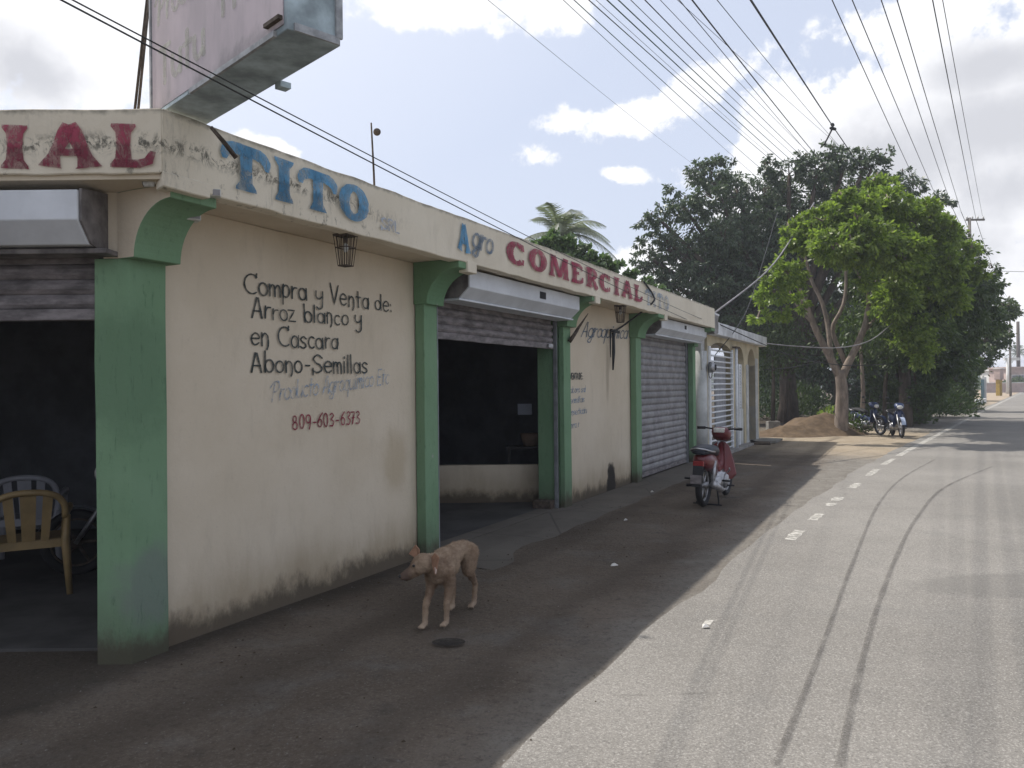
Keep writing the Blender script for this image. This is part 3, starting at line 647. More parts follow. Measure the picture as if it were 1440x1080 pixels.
# papers on the dark back wall and a basket
def plank(name,lab,cat,px0,py0,px1,py1,Y,mat,th=.02):
    a=at(px0,py0,Y);b=at(px1,py1,Y); mb=MB().box((a.x,Y,b.z),(b.x,Y+th,a.z)); o=mb.build(name,mat); tag(o,lab,cat); return o
plank('notice_paper','pale sheet of paper fixed in the dark of the open doorway','notice',728,568,748,583,11.4,simple('notice_sheet',(.35,.38,.45),.7,.2,var=.1),.01)
bx=MB(); c=at(746,618,11.5); bx.tube([(c.x,c.y,c.z-.09),(c.x,c.y,c.z),(c.x,c.y,c.z+.09)],[.10,.13,.15],14); o=bx.build('basket',simple('brown_basket',(.22,.15,.11),.8,.2)); tag(o,'dim brown basket on a shelf in the doorway behind the low wall','basket')
sh=MB().box((c.x-.35,c.y-.2,c.z-.12),(c.x+.35,c.y+.25,c.z-.092)); o=sh.build('shelf',M['darkfloor']); o.parent=None; tag(o,'dark shelf holding the basket inside the open doorway','shelf')
sh2=o
for dx in (-.33,.3):
    MB().box((c.x+dx,c.y-.15,0),(c.x+dx+.04,c.y+.2,c.z-.12)).build('leg',M['darkfloor'],sh2)
# roller shutters -----------------------------------------------------
def slat_mesh(u0,u1,h,v):
    prof=[(v,0),(v+.010,h*.12),(v+.022,h*.35),(v+.022,h*.65),(v+.010,h*.88),(v,h*.985),(v-.006,h*.985),(v-.006,0)]
    mb=MB().prism([(-a,b) for a,b in prof],'x',u0,u1); return mb
def shutter(u0,u1,zbot,h,mat,v=-.10,ztop=2.45,jit=0):
    sh=bb(u0,u1,v-.012,v-.004,ztop-.05,ztop).build('shutter',mat,shop)
    proto=None; z=ztop-.05; k=0
    while z-h>zbot-.001:
        z-=h
        if proto is None: proto=slat_mesh(u0,u1,h,v).build('slat',mat,sh); o=proto
        else: o=proto.copy(); col.objects.link(o)
        o.location=(0,0,z); k+=1
    return sh,z
def shbox(u0,u1,mat_end=M['endcap']):
    # housing: vertical face, sloping underside, lip
    prof=[(-.05,2.73),(.30,2.73),(.30,2.56),(.185,2.46),(-.05,2.46)]
    b=MB().prism([(-v,z) for v,z in prof],'x',u0,u1).build('shutter_box',M['boxwhite'],shop,bevel=.004,seg=1)
    bb(u0-.03,u1+.03,-.05,.20,2.438,2.458).build('lip',M['boxwhite'],b,bevel=.003,seg=1)
    prof2=[(-.05,2.74),(.285,2.74),(.285,2.565),(.18,2.465),(-.05,2.465)]
    for a in (u0-.012,u1+.004): MB().prism([(-v,z) for v,z in prof2],'x',a,a+.008).build('end_cap',mat_end,b)
    return b
b2=shbox(3.50,6.30)
bb(5.10,5.26,.300,.304,2.60,2.68).build('nameplate',M['black'],b2)
b3=shbox(9.98,13.18); bb(11.45,11.58,.300,.304,2.62,2.69).build('nameplate',M['black'],b3)
s2,zz=shutter(3.50,6.30,2.10,.085,M['slatold'])
bb(3.50,6.30,-.115,-.07,zz-.07,zz).build('bottom_bar',M['slatold'],s2,bevel=.004,seg=1,sub=.2,jit=.008)
lk=bb(6.08,6.20,-.07,-.03,zz-.06,zz-.01).build('padlock_hasp',M['alu'],s2,bevel=.008)
s3,zz=shutter(9.80,12.93,.06,.116,M['slat'])
bb(9.80,12.93,-.125,-.08,zz-.07,zz).build('bottom_bar',M['slatold'],s3,bevel=.004,seg=1)
for u0,u1 in ((3.38,3.47),(6.345,6.369),(9.71,9.80),(12.93,13.01)):
    bb(u0,u1,-.10,-.045,0,2.47).build('guide_rail',M['rail'],shop,bevel=.004,seg=1)
    bb(u0+(u1-u0)*.3,u1-(u1-u0)*.3,-.045,-.041,0.01,2.45).build('rail_slot',M['black'],shop)
# side-street shutter
lb=MB(); q=loc(-7.4,YF); x0,x1=-7.4,-2.46
def lprism(prof,x0,x1,name,mat,parent,bevel=0,mi=0):
    # prof: (b,z) b = distance toward the viewer from plane YF
    mb=MB(); vs=[];n=len(prof)
    for x in (x0,x1):
        for b_,z in prof:
            p=loc(x,YF-b_); vs.append((p[0],p[1],z))
    mb.add(vs,[tuple(range(n)),tuple(range(n,2*n))]+[(i,(i+1)%n,n+(i+1)%n,n+i) for i in range(n)])
    return mb.build(name,mat,parent,bevel=bevel,seg=1)
b1=lprism([(-.03,2.71),(.30,2.71),(.30,2.545),(.19,2.425),(-.03,2.425)],-7.4,-2.385,'shutter_box',M['boxwhite'],shop,.004)
lprism([(-.03,2.385),(.14,2.385),(.14,2.415),(-.03,2.415)],-7.4,-2.31,'lip',M['endcap'],b1,.004)
lprism([(-.03,2.76),(.285,2.72),(.285,2.54),(.18,2.43),(-.03,2.39)],-2.383,-2.37,'end_cap',M['endcap'],b1)
sh1=lprism([(-.10,2.36),(-.09,2.36),(-.09,2.42),(-.10,2.42)],-7.4,-2.47,'shutter',M['slatold'],shop)
pr=None
for k,z in enumerate((2.27,2.18,2.09)):
    h=.088; pf=[(-.1,z),(-.09,z+.01),(-.078,z+.03),(-.078,z+.058),(-.09,z+.078),(-.1,z+h),(-.106,z+h),(-.106,z)]
    lprism(pf,-7.4,-2.47,'slat',M['slatold'],sh1)
lprism([(-.12,2.02),(-.06,2.02),(-.06,2.088),(-.12,2.088)],-7.4,-2.47,'bottom_bar',M['slatold'],sh1,.004)
# lettering on the side wall and fascia -----------------------------------
mw=lambda v:(lambda x,z,o:(x,-(v+.006+o),z))
Wl=mw(WV+.001); Fl=mw(.458)
# jitter of the wall can swallow flat paint, so lettering floats 6-14 mm proud
text(shop,'Compra y Venta de:',(.955,2.275),(2.72,2.275),.145,Wl,M['pblack'],.088,jit=.035,wob=.14,gap=.05)
text(shop,'Arroz blanco y',(1.03,2.105),(2.28,2.115),.135,Wl,M['pblack'],.088,jit=.035,wob=.14,gap=.05)
text(shop,'en Cascara',(1.02,1.912),(1.97,1.912),.14,Wl,M['pblack'],.088,jit=.035,wob=.14,gap=.05)
text(shop,'Abono-Semillas',(1.02,1.722),(2.36,1.722),.145,Wl,M['pblack'],.092,jit=.03,wob=.14,gap=.05)
text(shop,'Producto Agroquimico Etc',(1.20,1.505),(2.66,1.635),.135,Wl,M['pfade'],.10,slant=.15)
text(shop,'809-603-6373',(1.43,1.292),(2.24,1.300),.105,Wl,M['pphone'],.115,jit=.02,wob=.15,gap=.10)
text(shop,'Zuper',(6.50,2.36),(7.05,2.53),.16,Wl,M['pfade2'],.13,slant=.15,font={**G,'Z':(.62,[Sx(s_,1.62)])})
text(shop,'Agroquimica',(7.22,2.285),(9.20,2.35),.21,Wl,M['pfade2'],.09,slant=.35)
text(shop,'VENTA DE:',(6.80,1.685),(7.26,1.69),.082,Wl,M['pblack'],.17)
for i,(s,zz_,e) in enumerate((('abono sal',1.50,7.30),('semillas',1.36,7.25),('insecticida',1.20,7.34),('arroz r',1.02,7.05))):
    text(shop,s,(6.80,zz_),(e+.06,zz_+.01),.085,Wl,M['pfade'],.16,slant=.1)
text(shop,'TITO',(.285,2.815),(1.72,2.822),.27,Fl,M['pblue'],font=SL,gap=.02,hfun=lambda t:.285-.02*t)
text(shop,'SRL',(1.86,2.83),(2.10,2.825),.085,Fl,M['pfade3'],.16,gap=.03)
text(shop,'A',(3.01,2.835),(3.24,2.815),.25,Fl,M['pblue'],font=SL)
text(shop,'gro',(3.27,2.905),(3.66,2.88),.22,Fl,M['pfade2'],.13,slant=.2)
text(shop,'COMERCIAL',(3.97,2.845),(8.42,2.83),.245,Fl,M['pred'],font=SL,gap=.06)
text(shop,'TITO',(8.55,2.82),(9.85,2.81),.25,Fl,M['pfade'],font=SL,gap=.06)
def Ll(x,z,o): p=loc(x,YF-.3164-.008-o); return (p[0],p[1],z)
for ch,xa,xb in (('C',-4.95,-4.66),('O',-4.60,-4.28),('M',-4.22,-3.84),('E',-3.78,-3.50),('R',-3.45,-3.14),('C',-3.10,-2.84),('I',-2.80,-2.60),('A',-2.575,-2.235),('L',-2.20,-1.935)):
    text(shop,ch,(xa,2.825),(xb,2.815),.24,Ll,M['pred'],font=SL)
# lamps and fittings --------------------------------------------------------
def lantern(u,v,label,s=1):
    o=thing('caged_lantern',label,'lantern',tuple(Wd(u,v,2.745)),BROT,'wire lanterns under the overhang')
    top,bot,h=.062*s,.040*s,.235*s
    f=MB()
    for zz_,r in ((-.012,top),(-.10,(top*.62+bot*.38)),(-h,bot)):
        for a,b in (((-r,-r),(r,-r)),((r,-r),(r,r)),((r,r),(-r,r)),((-r,r),(-r,-r))):
            f.tube([(a[0],a[1],zz_),(b[0],b[1],zz_)],.0045*s,5)
    for i in range(5):
        t=-1+2*i/4
        for (ax,ay) in ((t,-1),(t,1),(-1,t),(1,t)): f.tube([(ax*top,ay*top,-.012),(ax*bot,ay*bot,-h)],.0032*s,4)
    f.build('cage',M['iron'],o); MB().box((-top*1.1,-top*1.1,-.014),(top*1.1,top*1.1,.0)).build('cap',M['iron'],o,bevel=.003,seg=1)
    MB().tube([(0,0,-.014),(0,0,-.06)],.018,10).build('socket',M['iron'],o)
    MB().box((-bot,-bot,-h-.004),(bot,bot,-h+.002)).build('bottom_plate',M['iron'],o)
    MB().sphere((0,0,-.10),(.022,.022,.036),10,8).build('bulb',simple('frosted_bulb',(.5,.5,.47),.3,.5,var=.1) if 'frosted_bulb' not in bpy.data.materials else bpy.data.materials['frosted_bulb'],o); return o
lantern(1.58,.34,'wire cage lantern under the fascia above the black painted wall words')
lantern(7.75,.34,'wire cage lantern under the fascia beside the third green pillar',1.05)
def camlet(p,rz,label,s=1):
    o=thing('wall_floodlight',label,'light fitting',p,rz)
    MB().box((-.05*s,-.045*s,-.03*s),(.05*s,.045*s,.03*s)).build('housing',M['lamp'],o,bevel=.008)
    MB().box((-.042*s,-.049*s,-.022*s),(.042*s,-.046*s,.022*s)).build('lens',M['slat'],o)
    MB().tube([(0,.04*s,0),(0,.09*s,.03*s)],.01,6).build('arm',M['lamp'],o); return o
c1=thing('security_camera','small white tubular fitting under the left fascia by the corner','camera',tuple(at(210,258,4.46)))
MB().tube([(-.03,0,0),(.025,0,.002)],[.019,.02],12).build('housing',M['lamp'],c1); MB().tube([(-.034,0,0),(-.03,0,0)],.017,12).build('lens',M['black'],c1); MB().tube([(.02,0,.0),(.045,.02,.03)],.008,6).build('arm',M['lamp'],c1)
camlet(tuple(at(266,303,4.85)),R(35),'cream square floodlight on the wall beside the corner bracket',1.15)
camlet(tuple(at(301,272,4.72)),R(20),'small pale fitting tucked under the fascia right of the corner block',.75)
# antenna on the roof
an=thing('roof_antenna','thin leaning rod with a round dark ball standing on the roof behind the blue letters','antenna',tuple(Wd(2.28,.1,3.0)),0)
MB().tube([(0,0,-.02),(-.012,0,.40),(-.03,0,.82)],[.010,.009,.007],6).build('rod',M['iron'],an)
bm_=MB().sphere((.02,-.01,.74),(.032,.024,.032),12,8); bm_.build('ball',M['iron'],an)
# angle-iron strut by the sign, the leaning bar by the second door, hanging cable
def bar(name,lab,cat,pts,r,mat,seg=6,group=None):
    p0=Vector(pts[0]); mb=MB().tube([Vector(p)-p0 for p in pts],r,seg); o=mb.build(name,mat); o.location=p0; tag(o,lab,cat,group); return o
a=at(296,178,4.15);b=at(332,222,4.22)
bar('angle_iron','short rusty angle iron hanging off the sign corner over the blue letter T','angle iron',[a,(a+b)/2+Vector((0,0,.004)),b],[.010,.013,.013],M['iron'],4)
fb=Wd(6.55,.06,2.19); ft=Wd(7.20,.06,2.60)
mb=MB(); mm=(Wd(6.78,.06,2.335)); 
ang=thing('wooden_bar','dark split bar nailed aslant on the wall beside the open door','wooden bar',tuple(fb),0)
MB().tube([Vector((0,0,0)),(mm-fb)],[.035,.030],4).build('lower_piece',M['iron'],ang)
MB().tube([(mm-fb)+Vector((.004,.0,.012)),(ft-fb)],[.028,.006],4).build('upper_piece',M['iron'],ang)
def sag(a,b,s,n=16):
    a=Vector(a);b=Vector(b); return [a+(b-a)*i/n-Vector((0,0,4*s*(i/n)*(1-i/n))) for i in range(n+1)]
c0=Wd(8.45,.47,3.16);c1_=Wd(8.92,.47,3.0);c2=Wd(8.85,.47,2.86);c3=Wd(8.9,.0,2.55);c4=Wd(8.42,0,2.42);c5=Wd(8.40,0,2.40);c6=Wd(8.40,.0,2.1);c7=Wd(8.36,.0,1.83)
pts=[c0,c1_,c2,c3,c4]
sm=[]
for i in range(len(pts)-1):
    p0=pts[max(i-1,0)];p1=pts[i];p2=pts[i+1];p3=pts[min(i+2,len(pts)-1)]
    for k in range(6):
        t=k/6; sm.append(.5*((2*p1)+(p2-p0)*t+(2*p0-5*p1+4*p2-p3)*t*t+(3*p1-p0-3*p2+p3)*t**3))
sm.append(pts[-1])
hc=thing('hanging_cable','black cable looping off the parapet and down the second lettered wall','cable',tuple(c0),0)
MB().tube([p-c0 for p in sm],.014,6).build('loop',M['wire'],hc)
MB().tube([c5-c0,c6-c0,c7-c0],[.022,.026,.012],6).build('tail',M['wire'],hc)
MB().tube([Wd(8.27,0,2.43)-c0,Wd(8.26,0,2.2)-c0,Wd(8.27,0,2.02)-c0],[.012,.010,.006],5).build('tail',M['wire'],hc)
MB().tube([Wd(8.25,0.01,2.43)-c0,Wd(8.62,0.01,2.42)-c0],.022,6).build('clamp',M['wire'],hc)

# ------------------------------------------------------------------ projecting sign box
ZS=3.19
def P2(px,py): return gz(px,py,ZS)
A=P2(238,152);B=P2(404,40);Cc=P2(478,60);Dd=P2(295,178)
ax=(B-A).normalized(); tx=Vector((-ax.y,ax.x,0)); 
if tx.dot(Cc-B)<0: tx=-tx
Ls=1.42; Bk=.20; th=.27; Hs=.90
sg=thing('sign_box','large faded pink and grey box sign jutting out over the shop corner','sign',tuple(B),math.atan2(ax.y,ax.x))
sy=1 if (Matrix.Rotation(math.atan2(ax.y,ax.x),3,'Z')@Vector((0,1,0))).dot(tx)>0 else -1
t=NT('faded_pink_sign_sheet'); n=t.noise(3,6,.65,(1,1,.35)); c=t.mix(t.mr(n,.35,.65),(.42,.37,.39),(.52,.45,.475)); c=t.mix(t.m('MULTIPLY',t.mr(t.noise(9,6,.7,(1,1,.3)),.5,.75),.5),c,(.25,.24,.245)); c=t.mix(t.m('MULTIPLY',t.mr(t.m('ADD',t.xyz('Z'),t.m('MULTIPLY',t.noise(6,5,.7),.25)),3.42,3.28),.6),c,(.13,.13,.13)); M['pink']=t.fin(c,.75,.3)
M['signgrey']=simple('weathered_sign_steel',(.40,.48,.51),.7,.3,metal=0,var=.45,scale=4,bump=.2)  # base grey lifted to carry lens glare on the underside; mottling is weathering
M['signtrim']=simple('pale_sign_trim',(.36,.37,.38),.6,.3,var=.35,scale=14)
def sb(x0,x1,y0,y1,z0,z1): return MB().box((x0,sy*y0,z0),(x1,sy*y1,z1))
LL=-(Ls+Bk)
sb(LL,0,0,th,0,Hs).build('sign_body',M['signgrey'],sg,bevel=.004,seg=1)
sb(LL+.02,-.03,-.006,-.001,.03,Hs-.03).build('sign_face',M['pink'],sg)
sb(-1.05,-.10,-.016,.0,-.004,.022).build('trim',M['signtrim'],sg); sb(LL,-1.07,-.013,.0,-.002,.016).build('trim',M['signgrey'],sg)
sb(LL-.01,LL+.012,-.013,.02,0,Hs).build('trim',M['signtrim'],sg)
sb(.0,.012,.03,th-.01,.0,.035).build('trim',M['signtrim'],sg); sb(0,.014,th-.03,th+.004,.03,Hs).build('trim',M['signtrim'],sg)
sb(-.62,-.56,th-.01,th+.05,-.03,.0).build('bracket_stub',M['signgrey'],sg)
sb(-.17,-.03,-.03,-.008,.05,.068).build('bracket_stub',M['iron'],sg)
def Sm(x,z,o): return (x,sy*(-.0066-o*.2),z)
text(sg,'Procomercial',(-1.48,.66),(.5,.70),.20,Sm,M['pcream'],.16) if False else None
text(sg,'Procom',(-1.52,.52),(-.82,.52),.17,Sm,M['pcream'],.16)
text(sg,'TITO',(-.70,.28),(-.12,.28),.20,Sm,M['pcream'],.16,gap=.06)
text(sg,'Tutu',(-1.48,.16),(-.85,.16),.20,Sm,M['pcream'],.16,gap=.06)
# guy rods behind the sign
for i,(p0,p1) in enumerate((((187,150,5.1),(207,-10,5.3)),((192,150,5.1),(209,0,5.25)))):
    bar('sign_stay','thin steel stay running up behind the sign from the parapet, '+('left one of the pair' if i==0 else 'right one of the pair'),'stay rod',[at(*p0)-Vector((0,0,.1)),at(*p1),at(p1[0]+6,p1[1]-40,p1[2]+.1)],.009,M['iron'],5,'stays behind the sign')
# ------------------------------------------------------------------ neighbour porch
nb=thing('neighbour_house','small yellow-cream house beyond the shop with white flat roof edge, arches and iron grilles','house',tuple(Wd(14,0,0)),BROT)
def nbox(u0,u1,v0,v1,z0,z1,mb=None): return (mb or MB()).box((u0-14,-v0,z0),(u1-14,-v1,z1))
M['yellow']=simple('yellow_cream_plaster',(.52,.455,.32),.9,.2,var=.2,scale=2,bump=.3,bd=.01)
M['palew']=simple('pale_grey_plaster',(.50,.51,.50),.9,.2,var=.25,scale=2.5,bump=.3,bd=.01)
M['roofw']=simple('white_roof_edge',(.62,.63,.64),.85,.2,var=.25,scale=2,bump=.3)
MB().prism([(13.75-14,-.33),(20.6-14,-.28),(20.6-14,4.5),(13.75-14,4.5)],'z',2.66,2.93).build('roof',M['roofw'],nb,bevel=.01,sub=.4,jit=.008)
NV=.12
# front wall with arches: grille bay, door bay, slim bay and open archway
def arch_wall(u0,u1,uo0,uo1,zs,zt,v0,v1,mat,name='wall'):
    # solid from u0..u1, opening uo0..uo1, springing at zs, arched crown, up to zt
    mb=MB(); c=(uo0+uo1)/2; r=(uo1-uo0)/2; n=10
    nbox(u0,uo0,v0,v1,0,zt,mb); nbox(uo1,u1,v0,v1,0,zt,mb)
    rise=min(r,zt-zs-.12)
    for i in range(n):
        a0=PI-PI*i/n;a1=PI-PI*(i+1)/n
        x0,x1=c+r*math.cos(a0),c+r*math.cos(a1); z0,z1=zs+rise*math.sin(a0),zs+rise*math.sin(a1)
        mb.prism([(x0-14,z0),(x1-14,z1),(x1-14,zt),(x0-14,zt)],'y',-v0,-v1)
    return mb.build(name,mat,nb)
arch_wall(13.98,16.62,14.12,16.5,2.30,2.66,NV-.18,NV,M['yellow'])
arch_wall(16.62,18.3,16.9,18.05,2.1,2.66,NV-.18,NV-.002,M['yellow'])
arch_wall(18.3,20.2,18.55,19.62,2.1,2.66,NV-.18,NV,M['yellow'])
nbox(18.28,18.56,NV-.26,NV+.02,0,2.1).build('pilaster',M['palew'],nb,bevel=.01)
nbox(19.62,20.0,NV-.36,NV+.01,0,2.3).build('pilaster',M['palew'],nb,bevel=.01)
nbox(16.9,18.05,NV-.15,NV-.03,0,.95).build('dado',M['palew'],nb,bevel=.01)
nbox(14,18.2,-2.7,-2.5,0,2.66).build('wall',M['yellow'],nb); nbox(13.8,13.95,-2.7,NV-.05,0,2.66).build('wall',M['palew'],nb)
nbox(13.8,20.2,-2.5,.3,-.03,.05).build('porch_floor',M['concrete'],nb,bevel=.01)
nbox(15.2,15.8,-2.49,-2.45,.05,2.1).build('door',M['dark'],nb); nbox(16.4,17.1,-2.49,-2.45,.9,1.9).build('window',M['dark'],nb)
# window grille of round white rails: each rail its own piece
gr=nbox(14.02,14.16,NV-.02,NV+.04,.03,2.42).build('grille',M['whitepaint'],nb,bevel=.004,seg=1)
nbox(16.42,16.5,NV-.02,NV+.04,.03,2.42).build('stile',M['whitepaint'],gr,bevel=.004,seg=1)
pr=None
for i in range(19):
    z=.10+i*.125
    if pr is None: pr=MB().tube([(14.1-14,-(NV+.015),0),(16.45-14,-(NV+.015),0)],.021,8).build('rail',M['whitepaint'],gr); o=pr
    else: o=pr.copy(); col.objects.link(o)
    o.location=(0,0,z)
# curtain-pale panel behind the right half of the grille
M['curtain']=simple('pale_curtain',(.42,.42,.44),.9,.2,var=.25,scale=5,sc=(6,6,.3))
nbox(15.3,16.42,NV-.16,NV-.13,.05,2.25).build('curtain',M['curtain'],nb)
g2=nbox(16.9,16.98,NV-.12,NV-.06,.95,2.1).build('door_grille',M['whitepaint'],nb)
nbox(17.5,17.6,NV-.12,NV-.02,0.02,2.1).build('stile',M['whitepaint'],g2); nbox(17.97,18.05,NV-.12,NV-.06,0.02,2.1).build('stile',M['whitepaint'],g2)
pr=None
for i in range(16):
    z=1.0+i*.075 if i<15 else 2.08
    if pr is None: pr=MB().box((16.98-14,-(NV-.1),0),(17.97-14,-(NV-.075),.03)).build('rail',M['whitepaint'],g2); o=pr
    else: o=pr.copy(); col.objects.link(o)
    o.location=(0,0,z)
nbox(14.9,20.2,-2.4,-2.38,2.4,2.42).build('ceiling_strip',M['dark'],nb)
pp=thing('white_porch_post','thin white steel post with dark cap in front of the porch grille','post',tuple(Wd(16.55,.22,0)),BROT)
MB().tube([(0,0,0),(0,0,2.46)],.033,10).build('pole',M['whitepaint'],pp); MB().box((-.22,-.05,2.46),(.22,.05,2.50)).build('cap',M['iron'],pp)
# broken stub wall and utility column between the two houses
cl=thing('utility_column','round pale column carrying the electricity meter between shop and porch','column',tuple(Wd(13.66,.02,0)),BROT)
MB().tube([(0,0,-.02),(0,0,1.2),(0,0,2.30)],.165,20).build('shaft',M['palew'],cl)
MB().tube([(-.19,-.1,1.9),(-.19,-.1,2.75)],.02,8).build('conduit',M['whitepaint'],cl)
mt=thing('electricity_meter','round grey electricity meter with a coil of wire on the pale column','meter',tuple(Wd(13.70,.24,1.95)),BROT)
MB().tube([(0,.03,0),(0,-.05,0),(0,-.11,0)],[.11,.11,.085],16).build('body',M['alu'],mt); MB().tube([(0,-.11,0),(0,-.13,0)],[.07,.05],14).build('glass',M['black'],mt)
MB().torus((-.09,-.03,-.06),.17,.009,'y',20,5).build('wire_coil',M['wire'],mt)
stub=thing('broken_wall_stub','broken grey concrete stub standing above the far end of the shop roof','wall stub',tuple(Wd(13.3,.1,2.76)),BROT)
MB().box((.02,-.32,-.12),(.45,.3,.28)).build('block',M['concrete'],stub,bevel=.02,sub=.1,jit=.03); MB().box((-.02,-.3,.28),(.62,.2,.32)).build('cap',M['roofw'],stub,sub=.2,jit=.01)
# clutter at the porch end
M['rock']=simple('grey_block',(.22,.21,.19),.9,.2,var=.3,scale=5,bump=.4)
o=MB().box((-.2,-.15,0),(.2,.15,.33)).build('concrete_block',M['rock'],bevel=.02,sub=.1,jit=.012); o.location=tuple(gz(1087,606)); tag(o,'pale concrete block standing beside the low soil heap','block')
o=MB().box((-.55,-.25,0),(.55,.25,.05)).build('timber_board',M['barkd'],bevel=.01); o.location=tuple(Wd(18.9,.35,0.0)); o.rotation_euler=(0,0,BROT+.2); tag(o,'dark board lying on the ground in front of the archway','board')
o=MB().box((-.6,-.3,0),(.6,.3,.06)).build('stone_slab',M['rock'],bevel=.01,sub=.2,jit=.01); o.location=tuple(Wd(19.6,.45,0)); o.rotation_euler=(0,0,BROT); tag(o,'light stone slab lying at the foot of the porch end column','slab')

# ------------------------------------------------------------------ trees
def leaf_cloud(pts,dirs,size,asp=.42):
    n=len(pts); d=dirs+rng.normal(0,.45,(n,3)); d/=np.linalg.norm(d,axis=1)[:,None]
    r=rng.normal(0,1,(n,3)); s=np.cross(d,r); s/=np.linalg.norm(s,axis=1)[:,None]+1e-9
    L=(size*rng.uniform(.6,1.3,n))[:,None]
    a=pts; b=pts+d*L*.5+s*L*asp*.5; c=pts+d*L; e=pts+d*L*.5-s*L*asp*.5
    V=np.stack([a,b,c,e],1).reshape(-1,3); return V
def quads(name,V,mat,parent):
    n=len(V)//4; me=bpy.data.meshes.new(name); me.vertices.add(len(V)); me.vertices.foreach_set('co',V.astype(np.float32).ravel())
    me.loops.add(4*n); me.loops.foreach_set('vertex_index',np.arange(4*n,dtype=np.int32)); me.polygons.add(n)
    me.polygons.foreach_set('loop_start',np.arange(0,4*n,4,dtype=np.int32)); me.polygons.foreach_set('loop_total',np.full(n,4,dtype=np.int32))
    me.materials.append(mat); me.update(calc_edges=True); o=bpy.data.objects.new(name,me); col.objects.link(o)
    if parent: o.parent=parent
    return o
def lobes_px(L,Y,dy=0):
    out=[]
    for l in L:
        px,py,r=l[:3]; yy=Y+(l[3] if len(l)>3 else 0); out.append((np.array(at(px,py,yy)),r*yy/1120))
    return out
def make_tree(name,label,lobes,base,nleaf,size,mat,barkm,trunk_r,limbs=None,droop=.5,group=None,nspray=None,fill=.35,depth=1.0,trunk=True,asp=.42,lumpy=True):
    base=Vector(base); o=thing(name,label,'tree',tuple(base),0,group); b=np.array(base)
    orig=list(lobes); big=[]
    for c,r in lobes:
        if r<.45 or not lumpy: big.append((c,r)); continue
        big.append((c,r*.84))
        for _ in range(6 if r<1.1 else 10):
            u=rng.normal(0,1,3); u/=np.linalg.norm(u); u[2]=u[2]*.8+.15
            big.append((c+u*r*rng.uniform(.70,1.12)*np.array([1,depth,.95]),r*rng.uniform(.24,.42)))
    lobes=big
    tot=sum(r**2 for c,r in lobes); V=[]; tips=[]
    for c,r in lobes:
        k=int(nleaf*r*r/tot); ns=max(6,int(k/42))
        u=rng.normal(0,1,(ns,3)); u/=np.linalg.norm(u,axis=1)[:,None]; u[:,2]=u[:,2]*.9+.12
        rad=r*(1-rng.random(ns)**1.6*(1-fill)*1.0)*rng.uniform(.86,1.14,ns); cen=c+u*rad[:,None]*np.array([1,depth,.88])
        for i in range(ns):
            out=u[i]*.8+np.array([0,0,-droop*.5]); out/=np.linalg.norm(out)
            m=k//ns; t=rng.random(m)**.8; ln=r*.32*rng.uniform(.6,1.3)
            side=rng.normal(0,1,(m,3)); P=cen[i]+out*(t*ln)[:,None]+side*(.055*r+.10*r*t)[:,None]*np.array([1,1,.55])+np.array([0,0,-1])*(droop*.35*ln*t**2)[:,None]
            V.append(leaf_cloud(P-b,np.tile(out*.7+np.array([0,0,-droop]),(m,1))+side*.5,size,asp))
        tips.append((c,r,cen))
    quads('crown',np.concatenate(V),mat,o)
    mains=[(c,r) for c,r in orig if r>.5]
    if trunk:
        mb=MB()
        if limbs:
            for L,r0,r1 in limbs:
                L=[Vector(p)-base for p in L]; pts=[Vector(q) for q in cr([tuple(p) for p in L],4)]; n=len(pts)
                pts=[p+mnoise.noise_vector(p*1.3)*.05 for p in pts]
                mb.tube(pts,[r0+(r1-r0)*i/(n-1) for i in range(n)],9)
        else:
            fork=Vector((0,0,1.6+random.random())); mb.tube([Vector((0,0,-.1)),Vector((.05,.03,.8)),fork],[trunk_r*1.25,trunk_r,trunk_r*.85],9)
            for c,r in mains:
                t=Vector(c)-base; mid=fork.lerp(t,.5)+Vector((0,0,.4)); mb.tube([Vector(q) for q in cr([tuple(fork),tuple(mid),tuple(t)],4)],[trunk_r*(.6-.45*i/8) for i in range(9)],6)
        mb.build('trunk',barkm,o)
        br=MB()
        for c,r,cen in tips:
            cc=Vector(c)-base
            for q in cen[::9]:
                e=Vector(q)-base; br.tube([cc,(cc+e)/2+Vector((0,0,.12)),e],[.035,.02,.008],4,cap=False)
        b_=br.build('branch',barkm,o); b_['kind']='stuff'
    return o
